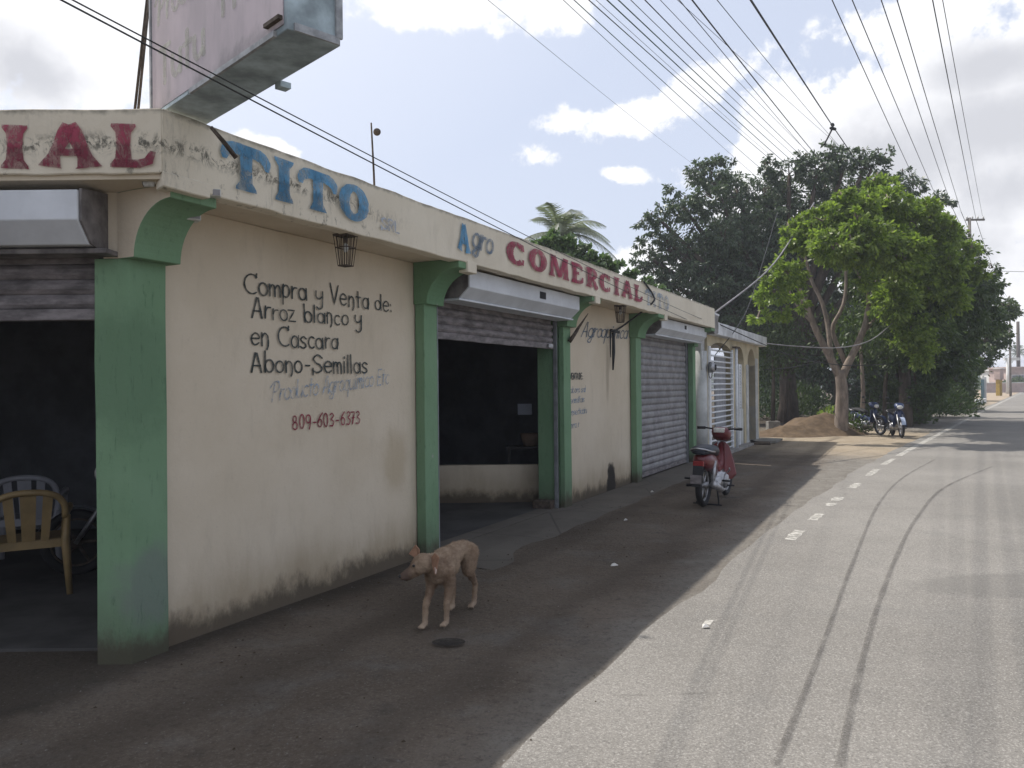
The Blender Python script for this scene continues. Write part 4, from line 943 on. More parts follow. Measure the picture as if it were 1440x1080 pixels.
# lime tree at the front
Y1=24.5
l1=lobes_px([(1126,338,26,-2),(1160,312,28,-2.5),(1200,296,30,-2.5),(1245,296,34,-1.5),(1285,312,34,-1),(1108,386,22,-2.5),(1086,412,18,-2.5),(1215,345,40,-3),(1262,360,40,-2.5),(1172,350,30,-3.6),(1238,270,22,-.5),(1128,428,12,-2),(1066,446,10,-2.5),(1098,440,12,-2.5),(1260,425,34,-1.5),(1185,330,34,1),(1235,350,40,1.5),(1320,335,30,-.5),(1350,365,24,0),(1300,390,40,-1),(1330,420,30,-.5),(1280,470,26,-1),(1378,385,12,0),(1300,500,20,-1),(1222,398,14,-3)],Y1)
b1_=gz(1184,604); b1_=Vector((b1_.x*Y1/b1_.y*1.0,Y1,0)); b1_=at(1184,600,Y1); b1_.z=0
def T(px,py,dy=0): return at(px,py,Y1+dy)
limbs=[([b1_-Vector((0,0,.1)),T(1183,560),T(1181,520)],.22,.15),([T(1181,530),T(1164,495),T(1143,455),T(1125,405),T(1112,380)],.13,.05),([T(1184,530),T(1199,497),T(1214,465),T(1222,430),T(1240,370)],.13,.05),
([T(1170,505),T(1161,440,.3),T(1141,392,.5),T(1130,345,.5)],.08,.035),([T(1190,515,.3),T(1172,465,.3),T(1186,430,.3),T(1190,370,.4),T(1200,300)],.08,.03),([T(1143,455),T(1128,440),T(1105,400)],.05,.02),([T(1214,465),T(1250,430,.4),T(1300,380)],.07,.03),([T(1222,430),T(1215,400,-.3),T(1180,340)],.05,.02),([T(1300,380),T(1340,380)],.04,.02)]
Y1=24.5
make_tree('leafy_tree','bright lime green tree with forked pale trunk leaning over the road edge',l1,b1_,84000,.135,M['leaf_lime'],M['bark'],.2,limbs,droop=.45,asp=.46)
# big dark tree behind, spreading over the shop roof
Y2=33
l2=lobes_px([(1000,250,30),(1035,262,32,1),(962,292,30),(925,306,18),(903,312,12),(982,238,14),(1020,236,14),(940,350,30),(912,362,20),(893,374,12),(1010,320,50),(1075,265,40,1),(1110,245,26),(1150,238,30),(1190,226,24),(1170,210,14),(1222,222,18),(1248,216,9),(1262,262,28,1),(1090,320,56,1),(965,398,34),(1010,400,50),(1070,390,56),(935,395,18),(1140,310,50,2),(985,440,34),(1040,450,50),(1315,290,20,2),(1290,262,14,1),(1060,340,60,2),(1120,380,60,2),(1000,370,46,1),(1075,480,50,2),(1180,290,46,2),(905,340,14),(948,265,14),(1130,225,16),(1085,232,14),(1000,228,12),(928,330,20),(915,390,16),(1225,240,24)],Y2)
b2_=at(1108,560,Y2); b2_.z=0
make_tree('spreading_tree','huge dark spreading tree behind the shop with drooping leafy sprays',l2,b2_,120000,.16,M['leaf_dark'],M['barkd'],.38,None,droop=.75,asp=.42)
# roadside row receding on the left of the road
def row_tree(lab,L,Y,bpx,n,mat,r,size=.16):
    lb=lobes_px(L,Y); bs=at(bpx,560,Y); bs.z=0
    return make_tree('roadside_tree',lab,lb,bs,n,size,mat,M['barkd'],r,None,droop=.6,group='dark trees along the roadside',fill=.3)
row_tree('dark tree whose crown merges into the right side of the lime tree',[(1310,345,34),(1345,360,34),(1372,388,22),(1310,385,48),(1350,415,44),(1270,420,44),(1300,460,50),(1360,455,36),(1265,490,38),(1320,510,38),(1240,340,40,1),(1215,400,30,2),(1290,550,30),(1387,400,16),(1280,300,26,1),(1240,400,40,2),(1185,330,36,4),(1215,290,36,4),(1270,440,50,-4),(1235,385,42,-1),(1300,470,44,-2),(1320,420,44,1),(1225,370,40,-3),(1265,385,46,2),(1230,330,30,-2.5)],28.5,1272,95000,M['leaf_mid'],.22,.15)
row_tree('dark roadside tree right behind the lime one, hanging low over the parked motorbike',[(1330,430,50),(1375,450,34),(1300,490,50),(1340,500,34),(1260,530,40),(1385,420,26),(1240,480,40),(1400,400,12),(1290,560,26)],31,1290,30000,M['leaf_mid'],.25)
row_tree('dark roadside tree whose right edge stands against the far white house',[(1400,450,26),(1412,428,14),(1385,478,32),(1345,530,34),(1408,472,16),(1325,555,28),(1385,505,18)],42,1345,18000,M['leaf_mid'],.25,.18)
row_tree('dark tree in the middle of the row behind the forked trunk',[(1140,440,52),(1190,430,55),(1210,490,46),(1150,500,40),(1100,470,44),(1080,520,30),(1240,440,46)],37,1228,26000,M['leaf_dark'],.2,.18)
row_tree('shadowy tree deep behind the sand heap',[(1100,500,60),(1170,510,62),(1240,520,62),(1050,470,50),(1290,540,50),(1130,570,26),(1220,575,30),(1090,540,40),(1200,560,40),(1260,570,34),(1060,560,30),(1150,450,50)],46,1140,36000,M['leaf_dark'],.25,.26)
# thin trunks in the gloom
for i,(px,Y,h,lab) in enumerate(((1212,27,3.4,'thin pale trunk standing right of the forked tree'),(1086,31,3.2,'thin dark trunk left of the sand heap, nearer the porch'),(1104,31.5,3.2,'thin leaning dark trunk behind the sand heap'),(1243,29,3.5,'slim trunk behind the parked motorbike'))):
    b=at(px,560,Y); b.z=0; o=thing('sapling',lab,'tree',tuple(b),0,'thin trunks under the trees')
    MB().tube([(0,0,-.05),(.05,0,h*.4),(-.05+.1*i,.0,h)],[.09,.07,.05],7).build('trunk',M['bark'] if i in(0,) else M['barkd'],o)
    c=np.array((0,0,h)); V=leaf_cloud(c+rng.normal(0,.55,(1500,3)),np.tile([0,0,-.6],(1500,1)),.16); quads('crown',V,M['leaf_mid'],o)
# sunlit young shrub by the trunk, weeds
def shrub(name,lab,c,r,n,size,mat,cat='shrub',group=None):
    o=thing(name,lab,cat,tuple(c),0,group); P=rng.normal(0,1,(n,3)); P/=np.linalg.norm(P,axis=1)[:,None]; P*= (rng.random(n)**.4)[:,None]*r; P[:,2]=np.abs(P[:,2])*1.1+.05
    quads('foliage',leaf_cloud(P,P/np.linalg.norm(P,axis=1)[:,None]+np.array([0,0,.2]),size),mat,o)
    mb=MB()
    for i in range(5): mb.tube([(0,0,-.02),tuple(P[i]*.9)],[.012,.004],4)
    mb.build('stem',M['barkd'],o); return o
p=at(1167,575,27.5); shrub('shrub','small bright green shrub catching the sun left of the trunk',(p.x,p.y,.25),.42,260,.14,M['leaf_lime'])
p=at(1205,600,25); shrub('weed_clump','low dark weeds at the foot of the forked tree',(p.x,p.y,0),.55,500,.12,M['leaf_mid'])
for i,(px,Y) in enumerate(((1075,36),(1125,38),(1255,30),(1320,36),(1340,44))):
    p=at(px,560,Y); shrub('undergrowth_bush',['pale dusty bush seen past the last porch column','bush in the gloom behind the sand heap','dark bush behind the parked motorbike','dark bush under the roadside row','dark bush just before the teal gate'][i],(p.x,p.y,0),1.5,2200,.17,M['leaf_mid'] if i else M['leaf_dark'],group='bushes under the trees')
# leafy tree and palm behind the shop roof
Y4=20
l4=lobes_px([(765,348,13),(782,342,16),(800,350,16),(822,360,13),(842,370,11),(862,380,11),(885,390,10),(905,402,10),(925,412,10),(800,375,22),(850,395,20)],Y4)
bs=at(800,560,Y4); bs.z=0
make_tree('garden_tree','bushy green tree just showing above the fascia lettering, in front of the palm',l4,bs,9000,.13,M['leaf_bush'],M['barkd'],.12,None,droop=.3,asp=.6)
def palm(lab,c,h,n,L,group=None,seed=1,mat=None):
    c=Vector(c); o=thing('palm_tree',lab,'palm',(c.x,c.y,0),0,group); rr=random.Random(seed)
    MB().tube([(0,0,-.1),(.15,0,h*.5),(0,0,h)],[.17,.13,.11],9).build('trunk',M['bark'],o)
    for i in range(n):
        az=2*PI*i/n+rr.uniform(-.2,.2); el=rr.uniform(.15,1.35); V=[]; pts=[]
        d=Vector((math.cos(az),math.sin(az),0))
        for k in range(13):
            t=k/12; pts.append(Vector((0,0,h))+d*(L*t*math.cos(el)*(1))+Vector((0,0,L*(t*math.sin(el)-.75*t*t*(1.2-.45*el)))))
        mb=MB().tube(pts,[.022-.0015*k for k in range(13)],4)
        for k in range(1,60):
            t=k/60; f=t*12; j=int(f); p=pts[j].lerp(pts[min(j+1,12)],f-j); tg=(pts[min(j+1,12)]-pts[j]).normalized()
            for sgn in (-1,1):
                sd_=tg.cross(Vector((0,0,1))).normalized()*sgn; ll=L*.27*math.sin(PI*min(1,t*.9+.12))**.6
                e=p+(sd_*.75+tg*.55+Vector((0,0,-.42+rr.uniform(-.1,.1)))).normalized()*ll; w=tg*.02
                mb.add([p-w,p+w,e],[(0,1,2)])
        mb.build('frond',mat or M['leaf_palm'],o)
    return o
c=at(788,335,32); palm('feathery coconut palm rising behind the shop roof',c,c.z+.1,19,2.7,seed=4)
# ------------------------------------------------------------------ distance on the right
def simple_thing(name,lab,cat,mb,mat,locn=(0,0,0),rz=0,**k):
    o=mb.build(name,mat,**k); o.location=locn; o.rotation_euler=(0,0,rz); tag(o,lab,cat); return o
M['teal']=simple('teal_sheet_metal',(.045,.13,.15),.6,.3,var=.3,scale=3)
M['yel']=simple('yellow_masonry_paint',(.34,.235,.05),.85,.2,var=.25,scale=4)
M['farwhite']=simple('far_white_wall',(.62,.62,.60),.85,.2,var=.15,scale=1)
M['farpink']=simple('far_pink_block',(.42,.33,.30),.85,.2,var=.2,scale=1)
ga=gz(1384,563); gb=gz(1364,571)
gt=thing('teal_gate','teal sheet-metal gate panel under the trees at the road edge','gate',tuple(ga),math.atan2(ga.y-gb.y,ga.x-gb.x))
for i in range(6): MB().box((-4.4+i*.72,-.03,.15),(-4.4+i*.72+.69,.02,1.75)).build('panel',M['teal'],gt)
MB().box((-4.45,-.05,.02),(0,.05,.15)).build('bottom_rail',M['teal'],gt)
MB().box((-.02,-.16,0),(.3,.16,1.95)).build('post',M['farwhite'],gt,bevel=.02)
simple_thing('low_kerb_wall','low white kerb wall along the verge before the teal gate','kerb wall',MB().box((-9,-.15,0),(0,.15,.32)),M['farwhite'],tuple(gz(1384,566)),math.atan2(10,7.2),bevel=.02)
p=gz(1361,574); dm=thing('rusty_drum','rusty orange brown drum beside the teal gate','drum',tuple(p)); MB().tube([(0,0,0),(0,0,.45),(0,0,.9)],[.33,.34,.33],16).build('barrel',simple('rust_orange',(.30,.12,.06),.8,.2,var=.4),dm); MB().torus((0,0,.45),.34,.02,'z',16,5).build('hoop',M['iron'],dm)
p=gz(1351,571); simple_thing('small_white_post','short white marker post in the shade left of the rusty drum','post',MB().tube([(0,0,0),(0,0,.75)],.1,10),M['farwhite'],tuple(p))
p=gz(1405,556.5); yp=thing('yellow_gate_pillar','gate pillar painted yellow below and pale pink above, far up the road','pillar',tuple(p),.5)
MB().box((-.22,-.22,0),(.22,.22,1.75)).build('yellow_base',M['yel'],yp,bevel=.02); MB().box((-.33,-.33,1.75),(.33,.33,2.9)).build('upper_block',M['farpink'],yp,bevel=.03); MB().box((-.4,-.4,2.9),(.4,.4,3.0)).build('cap',M['farwhite'],yp)
p=gz(1437.5,549.5); yq=thing('yellow_pole_base','square yellow painted base at the foot of the dark pole by the frame edge','pillar',tuple(p),.5); MB().box((-.5,-.5,0),(.5,.5,2.5)).build('block',M['yel'],yq,bevel=.03); MB().box((-.55,-.55,2.5),(.55,.55,2.62)).build('cap',M['farwhite'],yq)
pd=thing('utility_pole','dark slender pole by the right edge of the frame beyond the yellow pillar','utility pole',(p.x+.2,p.y+1.2,0)); MB().tube([(0,0,0),(0,0,11.2)],[.32,.22],10).build('pole',M['iron'],pd)
p=at(1418,540,100); wp=thing('white_lamp_mast','white mast with a short cross bar in front of the distant white house','mast',(p.x,p.y,0)); MB().tube([(0,0,0),(0,0,at(1418,503,100).z)],[.3,.2],8).build('pole',M['farwhite'],wp); zz_=at(1418,503,100).z; MB().box((-.5,-.1,zz_-.35),(1.4,.1,zz_)).build('cross_bar',M['farwhite'],wp)
# distant houses with doors and windows
def far_house(lab,px0,px1,pyt,Y,mat,roofc,nw):
    a=at(px0,540,Y);b=at(px1,540,Y);h=at(px0,pyt,Y).z; w=b.x-a.x
    o=thing('distant_house',lab,'house',(a.x,Y,0),0,'small houses at the end of the road')
    MB().box((0,0,0),(w,6,h)).build('wall',mat,o); MB().box((-.4,-.4,h),(w+.4,6.4,h+.25)).build('roof',roofc,o)
    for i in range(nw):
        x=w*(i+.5)/nw; f=MB().box((x-.55,-.05,h*.35),(x+.55,-.002,h*.72)).build('window',M['farwhite'],o); MB().box((x-.45,-.06,h*.38),(x+.45,-.052,h*.69)).build('pane',M['dark'],f)
    return o
far_house('far white bungalow beyond the yellow pillar',1408,1426,521,135,M['farwhite'],M['farwhite'],2)
far_house('far pinkish grey bungalow at the right frame edge',1423,1440,518,125,M['farpink'],M['farpink'],2)
far_house('distant low white house just outside the right side of the road',1444,1475,522,150,M['farwhite'],M['farpink'],3)
bw_=MB()
fw=thing('distant_boundary_wall','pale boundary wall at the back of the sunlit yard up the road','wall',tuple(at(1385,545,110))); fw.location.z=0
MB().box((0,0,0),(5.5,.2,1.3)).build('panel',M['farpink'],fw); MB().box((-.1,-.05,1.3),(5.6,.25,1.4)).build('coping',M['farwhite'],fw)
for i,(px,Y,r) in enumerate(((1412,150,3.2),(1432,118,1.7),(1421,118,1.3),(1400,140,3),(1446,170,3.4))):
    p=at(px,540,Y); shrub('distant_bush',['round bush behind the far white bungalow','hazy green bush before the pink bungalow','small bush left of the pink bungalow','distant bush behind the yellow pillar','distant bush beyond the frame edge pole'][i],(p.x,p.y,0),r,1500,.5,M['leaf_mid'],group='bushes at the end of the road')
c=at(1431,497,150); palm('tiny distant palm between the white mast and the dark pole',c,c.z,14,3.2,seed=9,mat=M['leaf_dark'])
# distant belt of trees all round, so that the horizon is not bare
def belt(name,lab,p0,p1,n,h):
    P=[];rs=rng
    for _ in range(n):
        t=rs.random(); x=p0[0]+(p1[0]-p0[0])*t; y=p0[1]+(p1[1]-p0[1])*t
        hh=h*(.65+.35*mnoise.noise(Vector((t*23,1,0)))+.2*mnoise.noise(Vector((t*90,5,0))))
        P.append((x+rs.normal(0,5),y+rs.normal(0,5),rs.random()**.8*hh))
    P=np.array(P); o=quads(name,leaf_cloud(P,np.tile([0,0,-.3],(n,1)),1.5,.7),M['leaf_dark'],None); tag(o,lab,'trees',kind='stuff'); return o
belt('tree_belt','low line of distant trees closing the horizon at the end of the road',(60,300),(330,300),9000,9)
belt('tree_belt','distant trees behind the shop side',(-260,120),(70,260),9000,9)
belt('tree_belt','distant trees across the road on the right side',(90,60),(330,300),9000,9)

# ------------------------------------------------------------------ poles and overhead wires
M['polec']=simple('weathered_pole',(.20,.18,.16),.9,.2,var=.3,scale=3)
def pole(lab,px,pytop,Y,arm=None):
    b=at(px,540,Y); h=at(px,pytop,Y).z; o=thing('utility_pole',lab,'utility pole',(b.x,b.y,0)); MB().tube([(0,0,-.1),(0,0,h)],[.12,.08],10).build('pole',M['polec'],o)
    if arm:
        x0,x1,z=arm; MB().box((x0,-.05,z-.05),(x1,.05,z+.05)).build('crossarm',M['polec'],o)
        for k in range(4):
            x=x0+(x1-x0)*(k+.2)/3.4; MB().tube([(x,0,z+.05),(x,0,z+.12),(x,0,z+.2)],[.03,.05,.025],8).build('insulator',M['lamp'],o)
    return o
YB=45
pole('tall power pole with crossarm just showing above the right edge of the trees',1366,306,YB,(-.2,.85,at(1366,309,YB).z))
YC=85
pole('farther power pole with crossarm beyond the tree row',1421,416,YC,(-1.3,.5,at(1421,420,YC).z))
YA=37
pole('power pole mostly hidden in the crown of the dark tree',1176,232,YA,(-1.2,1.0,at(1176,240,YA).z))
def wire(p_top,p_end,label,r,z_top=7.4,mat=None,sagm=.25,group=None,over=True,cat='overhead wire'):
    # p_top: (px,py) where it leaves the frame; it goes on behind the viewer
    rr,ss=inv(*p_top[:2]); Yt=(z_top-CAMH)/ss; a=Vector((rr*Yt,Yt,z_top)); b=Vector(p_end)
    d=(a-b).normalized(); c=a+d*22 if over else a
    n=30; pts=[b+(c-b)*i/n-Vector((0,0,4*sagm*(i/n)*(1-i/n))) for i in range(n+1)]
    p0=pts[0]; mb=MB().tube([p-p0 for p in pts],r*.72,5,cap=True); o=mb.build('overhead_wire',mat or M['wire']); o.location=p0; tag(o,label,cat,group); return o
ordn=['first','second','third','fourth','fifth','sixth','seventh','eighth','ninth','tenth','eleventh','twelfth','thirteenth','fourteenth','fifteenth','sixteenth']
gA=[(705,0,977,232,.006,8.0,0),(810,0,1080,262,.007,7.6,0),(826,0,1100,262,.010,7.4,1),(848,0,1130,262,.011,7.2,0),(856,0,1110,240,.006,7.8,0),(873,0,1136,256,.013,7.1,1),(889,0,1142,250,.012,7.0,1),(905,0,1146,244,.008,7.3,0),(925,0,1150,240,.011,7.0,0),(945,0,1160,236,.007,7.4,0),(970,0,1168,250,.009,7.2,0),(988,0,1172,246,.015,6.9,0),(986,14,1222,240,.006,7.5,0),(1023,0,1196,222,.008,7.2,0)]
for i,(x0,y0,x1,y1,r,z,g) in enumerate(gA):
    yy=YA if i else 42
    wire((x0,y0),at(x1,y1,yy),('%s wire from the left where the wires cross the top edge%s'%(ordn[i],', greenish' if g else '')),r,z,M['wiregrn'] if g else M['wire'],.18,'wires running to the pole in the trees')
wire((1060,0),at(1172,178,24),'thick twisted black cable running down to the dark clamp above the trees',.02,6.4,M['wire'],.05)
thick_end=at(1172,178,24)
bar('service_cable','twisted cable running down from the dark clamp in front of the trees','cable',[thick_end,at(1202,222,25),at(1251,286,27),at(1312,359,30)],.014,M['wire'],5)
ck=thing('cable_clamp','knot of black clamps where the thick cable branches above the trees','cable clamp',tuple(thick_end))
for k in range(5): MB().sphere((random.uniform(-.12,.12),random.uniform(-.05,.05),random.uniform(-.1,.1)),(.06,.05,.045),8,6).build('clamp',M['wire'],ck)
MB().tube([(0,0,0),(-.28,0,-.55)],[.03,.02],6).build('tail',M['wire'],ck)
gB=[(1175,0,1301,283,8.4),(1203,0,1322,288,8.4),(1243,0,1340,293,8.4),(1265,0,1352,298,8.4),(1314,0,1373,309,8.0),(1328,0,1382,304,8.0)]
for i,(x0,y0,x1,y1,z) in enumerate(gB):
    e=at(x1,y1,YB-3 if i<4 else YB)
    wire((x0,y0),e,'%s of six wires crossing the sky at the right, counted from the left'%ordn[i],.014 if i!=5 else .010,z,M['wire'],.12,'wires running to the far pole')
    # onward span to the farther pole
    f=at(1404+i*3,417,YC)
    if i<5: bar('onward_wire','%s onward span from the tall pole to the farther pole, partly hidden by leaves'%ordn[i],'overhead wire',sag(e,f,.5,10),.014,M['wire'],4,'spans beyond the tall pole')
# service pair over the shop
far_e=Wd(13.5,.35,2.73)
for i,(a,b) in enumerate((((83,-24),(997,462)),((99,-24),(1003,455)))):
    A1=at(a[0],a[1],2.95); Bm=at(b[0],b[1],16.6); d=(A1-Bm).normalized(); c=A1+d*3.2
    pts=sag(Bm,c,.10,40); o=MB().tube([p-pts[0] for p in pts],.0043 if i==0 else .0036,6).build('service_wire',M['wire']); o.location=pts[0]
    tag(o,['lower thicker wire of the pair strung past the sign along the shop fascia','upper thinner wire of the pair strung past the sign along the shop fascia'][i],'overhead wire','service wires along the shop')
for i,(pl,r,lab) in enumerate((([ (1005,440,17.2),(1080,380,20),(1120,325,23),(1145,285,26)],.022,'pale thick service cable climbing from the shop end into the trees'),
    ([(1078,483,21.5),(1120,487,22),(1180,489,22.5),(1225,478,23),(1262,448,23.5)],.016,'pale sagging cable from the porch roof corner to the lime tree branches'),
    ([(1082,489,21.6),(1130,505,22.5),(1190,514,24),(1245,512,26)],.014,'lower sagging dark cable from the porch roof corner into the shade'),
    ([(1074,520,21.6),(1110,517,24),(1150,510,27)],.012,'short cable leaving the last porch column towards the trees'),
    ([(1003,452,17),(1040,469,18.5),(1078,486,21.4)],.012,'cable drooping along the white roof edge'),
    ([(1093,300,26),(1060,410,21),(1040,455,19),(1005,500,17.6)],.010,'thin wire dropping from the trees to the electricity meter'),
    ([(1360,380,52),(1400,381,60),(1470,383,75)],.02,'thin level wire leaving the trees at the right edge'))):
    P=[at(*q) for q in pl]; Q=[Vector(q) for q in cr([tuple(p) for p in P],5)]
    bar('service_cable',lab,'cable',Q,r,M['slat'] if i<2 else M['wire'],5)

# ------------------------------------------------------------------ motorbikes
def motorbike(label,locn,rz,pal,lean=0,group=None,cat='motorbike'):
    o=thing('motorbike',label,cat,locn,0,group,rot=(lean,0,rz))
    # local: +x forward, rear axle at x=0, front axle x=1.19
    RW=.285; body=pal['body']; blk=M['black']
    def wheel(x,w):
        wh=MB().torus((x,0,RW),RW-.042,.042,'y',32,8,fl=w/.042).build('wheel',blk,o)
        MB().torus((x,0,RW),.205,.016,'y',28,6).build('rim',pal.get('rim',M['alu']),wh)
        sp=MB()
        for k in range(6):
            a=2*PI*k/6; sp.tube([(x,0,RW),(x+.2*math.cos(a),0,RW+.2*math.sin(a))],[.02,.012],6)
        sp.tube([(x,-.06,RW),(x,.06,RW)],.045,12); sp.build('spokes',pal.get('rim',M['alu']),wh)
    wheel(0,.044); wheel(1.19,.036)
    # rear fender and tail
    mb=MB()
    for i in range(9):
        pass
    def loft(secs,name,mat,bev=0):
        # secs: list of (x, halfwidth, zlow, zhigh)
        mb=MB(); vs=[];m=10
        for x,w,z0,z1 in secs:
            for k in range(m):
                a=2*PI*k/m; ca,sa=math.cos(a),math.sin(a)
                vs.append((x,w*math.copysign(abs(ca)**.7,ca),(z0+z1)/2+(z1-z0)/2*math.copysign(abs(sa)**.7,sa)))
        n=len(secs); fs=[(i*m+k,i*m+(k+1)%m,(i+1)*m+(k+1)%m,(i+1)*m+k) for i in range(n-1) for k in range(m)]
        fs+=[tuple(range(m))[::-1],tuple(range((n-1)*m,n*m))]; mb.add(vs,fs,0,True); return mb.build(name,mat,o)
    loft([(-.24,.05,.60,.66),(-.17,.10,.53,.71),(0,.125,.48,.71),(.2,.12,.43,.69),(.36,.10,.38,.62),(.46,.07,.36,.52)],'side_fairing',body)
    mb=MB()
    for i in range(8):
        a0=R(55+i*14);a1=R(55+(i+1)*14); r=RW+.035
        mb.add([(r*math.cos(a0),-.06,RW+r*math.sin(a0)),(r*math.cos(a0),.06,RW+r*math.sin(a0)),(r*math.cos(a1),.06,RW+r*math.sin(a1)),(r*math.cos(a1),-.06,RW+r*math.sin(a1))],[(0,1,2,3)],0,True)
    mb.add([(-.26,-.065,.60),(-.26,.065,.60),(-.37,.055,.30),(-.37,-.055,.30),(-.25,-.065,.60),(-.25,.065,.60),(-.36,.055,.30),(-.36,-.055,.30)],[(0,1,2,3),(4,5,6,7),(0,3,7,4),(1,2,6,5),(2,3,7,6)]); mb.build('rear_fender',blk,o)
    MB().box((-.275,-.07,.55),(-.245,.07,.62)).build('tail_light',pal.get('tail',M['pred2']),o,bevel=.01)
    MB().box((-.375,-.07,.34),(-.365,.07,.45)).build('number_plate',M['slatold'],o)
    loft([(-.26,.07,.70,.755),(-.18,.125,.69,.80),(.05,.135,.68,.815),(.28,.125,.66,.79),(.45,.09,.64,.75),(.52,.06,.62,.69)],'seat',pal.get('seat',blk))
    gb=MB(); gb.tube([(.05,.13,.72),(-.15,.14,.74),(-.27,.09,.77),(-.29,0,.78),(-.27,-.09,.77),(-.15,-.14,.74),(.05,-.13,.72)],.011,6); gb.build('grab_rail',M['chrome'],o)
    # leg shield, steering head and cowl
    for s in (-1,1):
        P=[(.88,.05*s,.80),(.90,.11*s,.74),(.95,.17*s,.52),(.96,.205*s,.34),(.90,.15*s,.27),(.80,.08*s,.32),(.84,.045*s,.50)]
        mb=MB(); n=len(P); vs=P+[(x-.03,y*.97,z) for x,y,z in P]
        mb.add(vs,[tuple(range(n)),tuple(range(n,2*n))[::-1]]+[(i,(i+1)%n,n+(i+1)%n,n+i) for i in range(n)]); mb.build('leg_shield',body,o,bevel=.008,seg=1)
    loft([(.46,.06,.50,.62),(.62,.055,.36,.50),(.78,.06,.33,.55),(.88,.07,.40,.78),(.95,.055,.5,.80)],'centre_tunnel',body)
    loft([(.74,.07,.90,.965),(.80,.12,.86,1.0),(.90,.135,.80,1.0),(.99,.11,.80,.95),(1.03,.07,.83,.91)],'headlight_cowl',pal.get('cowl',body))
    MB().box((.735,-.075,.925),(.80,.075,.99)).build('instrument_panel',pal.get('panel',M['lamp']),o,bevel=.012)
    MB().sphere((1.02,0,.875),(.03,.085,.055),12,8).build('headlight',M['lamp'],o)
    mb=MB(); mb.tube([(.76,.29,.985),(.80,.20,.985),(.86,.08,.965),(.86,-.08,.965),(.80,-.20,.985),(.76,-.29,.985)],.012,7); mb.build('handlebar',blk,o)
    for s in (-1,1):
        MB().tube([(.79,.20*s,.985),(.755,.31*s,.985)],.02,8).build('grip',blk,o)
        mi=MB(); mi.tube([(.80,.22*s,.99),(.80,.27*s,1.12)],.006,5); mi.sphere((.79,.29*s,1.15),(.012,.055,.035),10,6); 
        if pal.get('mirror',True): mi.build('mirror',blk,o)
    mb=MB()
    for s in (-.07,.07): mb.tube([(.95,s,.66),(1.19,s,RW)],[.022,.018],8)
    mb.build('fork',M['alu'],o)
    mb=MB()
    for i in range(7):
        a0=R(20+i*20);a1=R(20+(i+1)*20); r=RW+.03
        mb.add([(1.19+r*math.cos(a0),-.055,RW+r*math.sin(a0)),(1.19+r*math.cos(a0),.055,RW+r*math.sin(a0)),(1.19+r*math.cos(a1),.055,RW+r*math.sin(a1)),(1.19+r*math.cos(a1),-.055,RW+r*math.sin(a1))],[(0,1,2,3)],0,True)
    mb.build('front_fender',pal.get('fender',body),o)
    # engine, swing arm, exhaust, pegs, stand
    e=MB(); e.tube([(.52,-.15,.30),(.52,.14,.30)],.115,18); e.tube([(.42,-.13,.27),(.42,.12,.27)],.09,16); e.tube([(.6,0,.34),(.80,0,.40)],[.075,.065],12); e.build('engine',M['chrome'],o)
    cv=MB().tube([(.52,-.15,.30),(.52,-.185,.30)],[.10,.08],18).build('crankcase_cover',M['alu'],o)
    mb=MB()
    for s in (-.085,.085): mb.tube([(.02,s,RW),(.42,s,.30)],.018,7)
    mb.build('swing_arm',M['alu'],o)
    mb=MB()
    for s in (-.115,.115): mb.tube([(.02,s,RW+.02),(.10,s,.60)],.026,8)
    mb.build('shock_absorber',M['alu'],o)
    mb=MB(); mb.tube([(.62,-.09,.25),(.5,-.16,.19),(.25,-.175,.20),(.15,-.18,.23)],.018,8); mb.tube([(.18,-.18,.22),(-.22,-.19,.33)],[.042,.048],12); mb.build('exhaust',M['chrome'] if pal.get('ex') else M['alu'],o)
    mb=MB(); mb.tube([(.5,-.28,.24),(.5,.28,.24)],.011,6); mb.tube([(.16,-.2,.34),(.16,-.30,.34)],.014,6); mb.tube([(.16,.2,.34),(.16,.30,.34)],.014,6); mb.tube([(.08,.1,.27),(-.02,.22,.27)],.02,6); mb.build('footrests',blk,o)
    mb=MB(); mb.tube([(.36,.08,.22),(.26,.13,.09),(.20,.15,.008)],.011,6); mb.tube([(.36,-.08,.22),(.26,-.13,.09),(.20,-.15,.008)],.011,6); mb.tube([(.2,-.19,.008),(.2,.19,.008)],.010,6); mb.build('stand',blk,o)
    ch=MB(); ch.tube([(.60,-.16,.40),(.56,-.2,.44),(.50,-.21,.47)],.011,6); ch.build('kickstart',M['chrome'],o)
    return o
M['pred2']=simple('red_lens',(.25,.02,.02),.25,.5,var=.1)
M['redbody']=simple('red_bodywork',(.12,.013,.017),.32,.5,var=.2,scale=6,bump=.03)
M['seatblue']=simple('dark_vinyl_seat',(.022,.026,.036),.5,.4,var=.2,scale=8)
M['bluebody']=simple('dark_blue_bodywork',(.02,.035,.09),.35,.5,var=.2)
M['paleblue']=simple('pale_blue_fender',(.34,.40,.52),.4,.5,var=.2)
M['whitebody']=simple('scuffed_white_bodywork',(.27,.29,.33),.4,.5,var=.2)
hd=math.atan2(1.0,.55)
motorbike('red step-through motorbike with dark seat parked on its stand by the closed shutter',(2.48,10.40,0),hd,dict(body=M['redbody'],seat=M['seatblue'],panel=M['lamp'],mirror=False),lean=R(1.5))
def parked(px,py,deg,lab,pal):
    f=gz(px,py); a=R(deg); motorbike(lab,(f.x-1.19*math.cos(a),f.y-1.19*math.sin(a),0),a,pal)
parked(1268,616,-104,'dark motorbike with pale blue front fender, parked facing the road under the trees',dict(body=M['bluebody'],fender=M['paleblue'],panel=M['lamp'],mirror=True))
parked(1238,612,-80,'second dark motorbike standing deeper in the shade left of the pale-fendered one',dict(body=M['bluebody'],mirror=True))
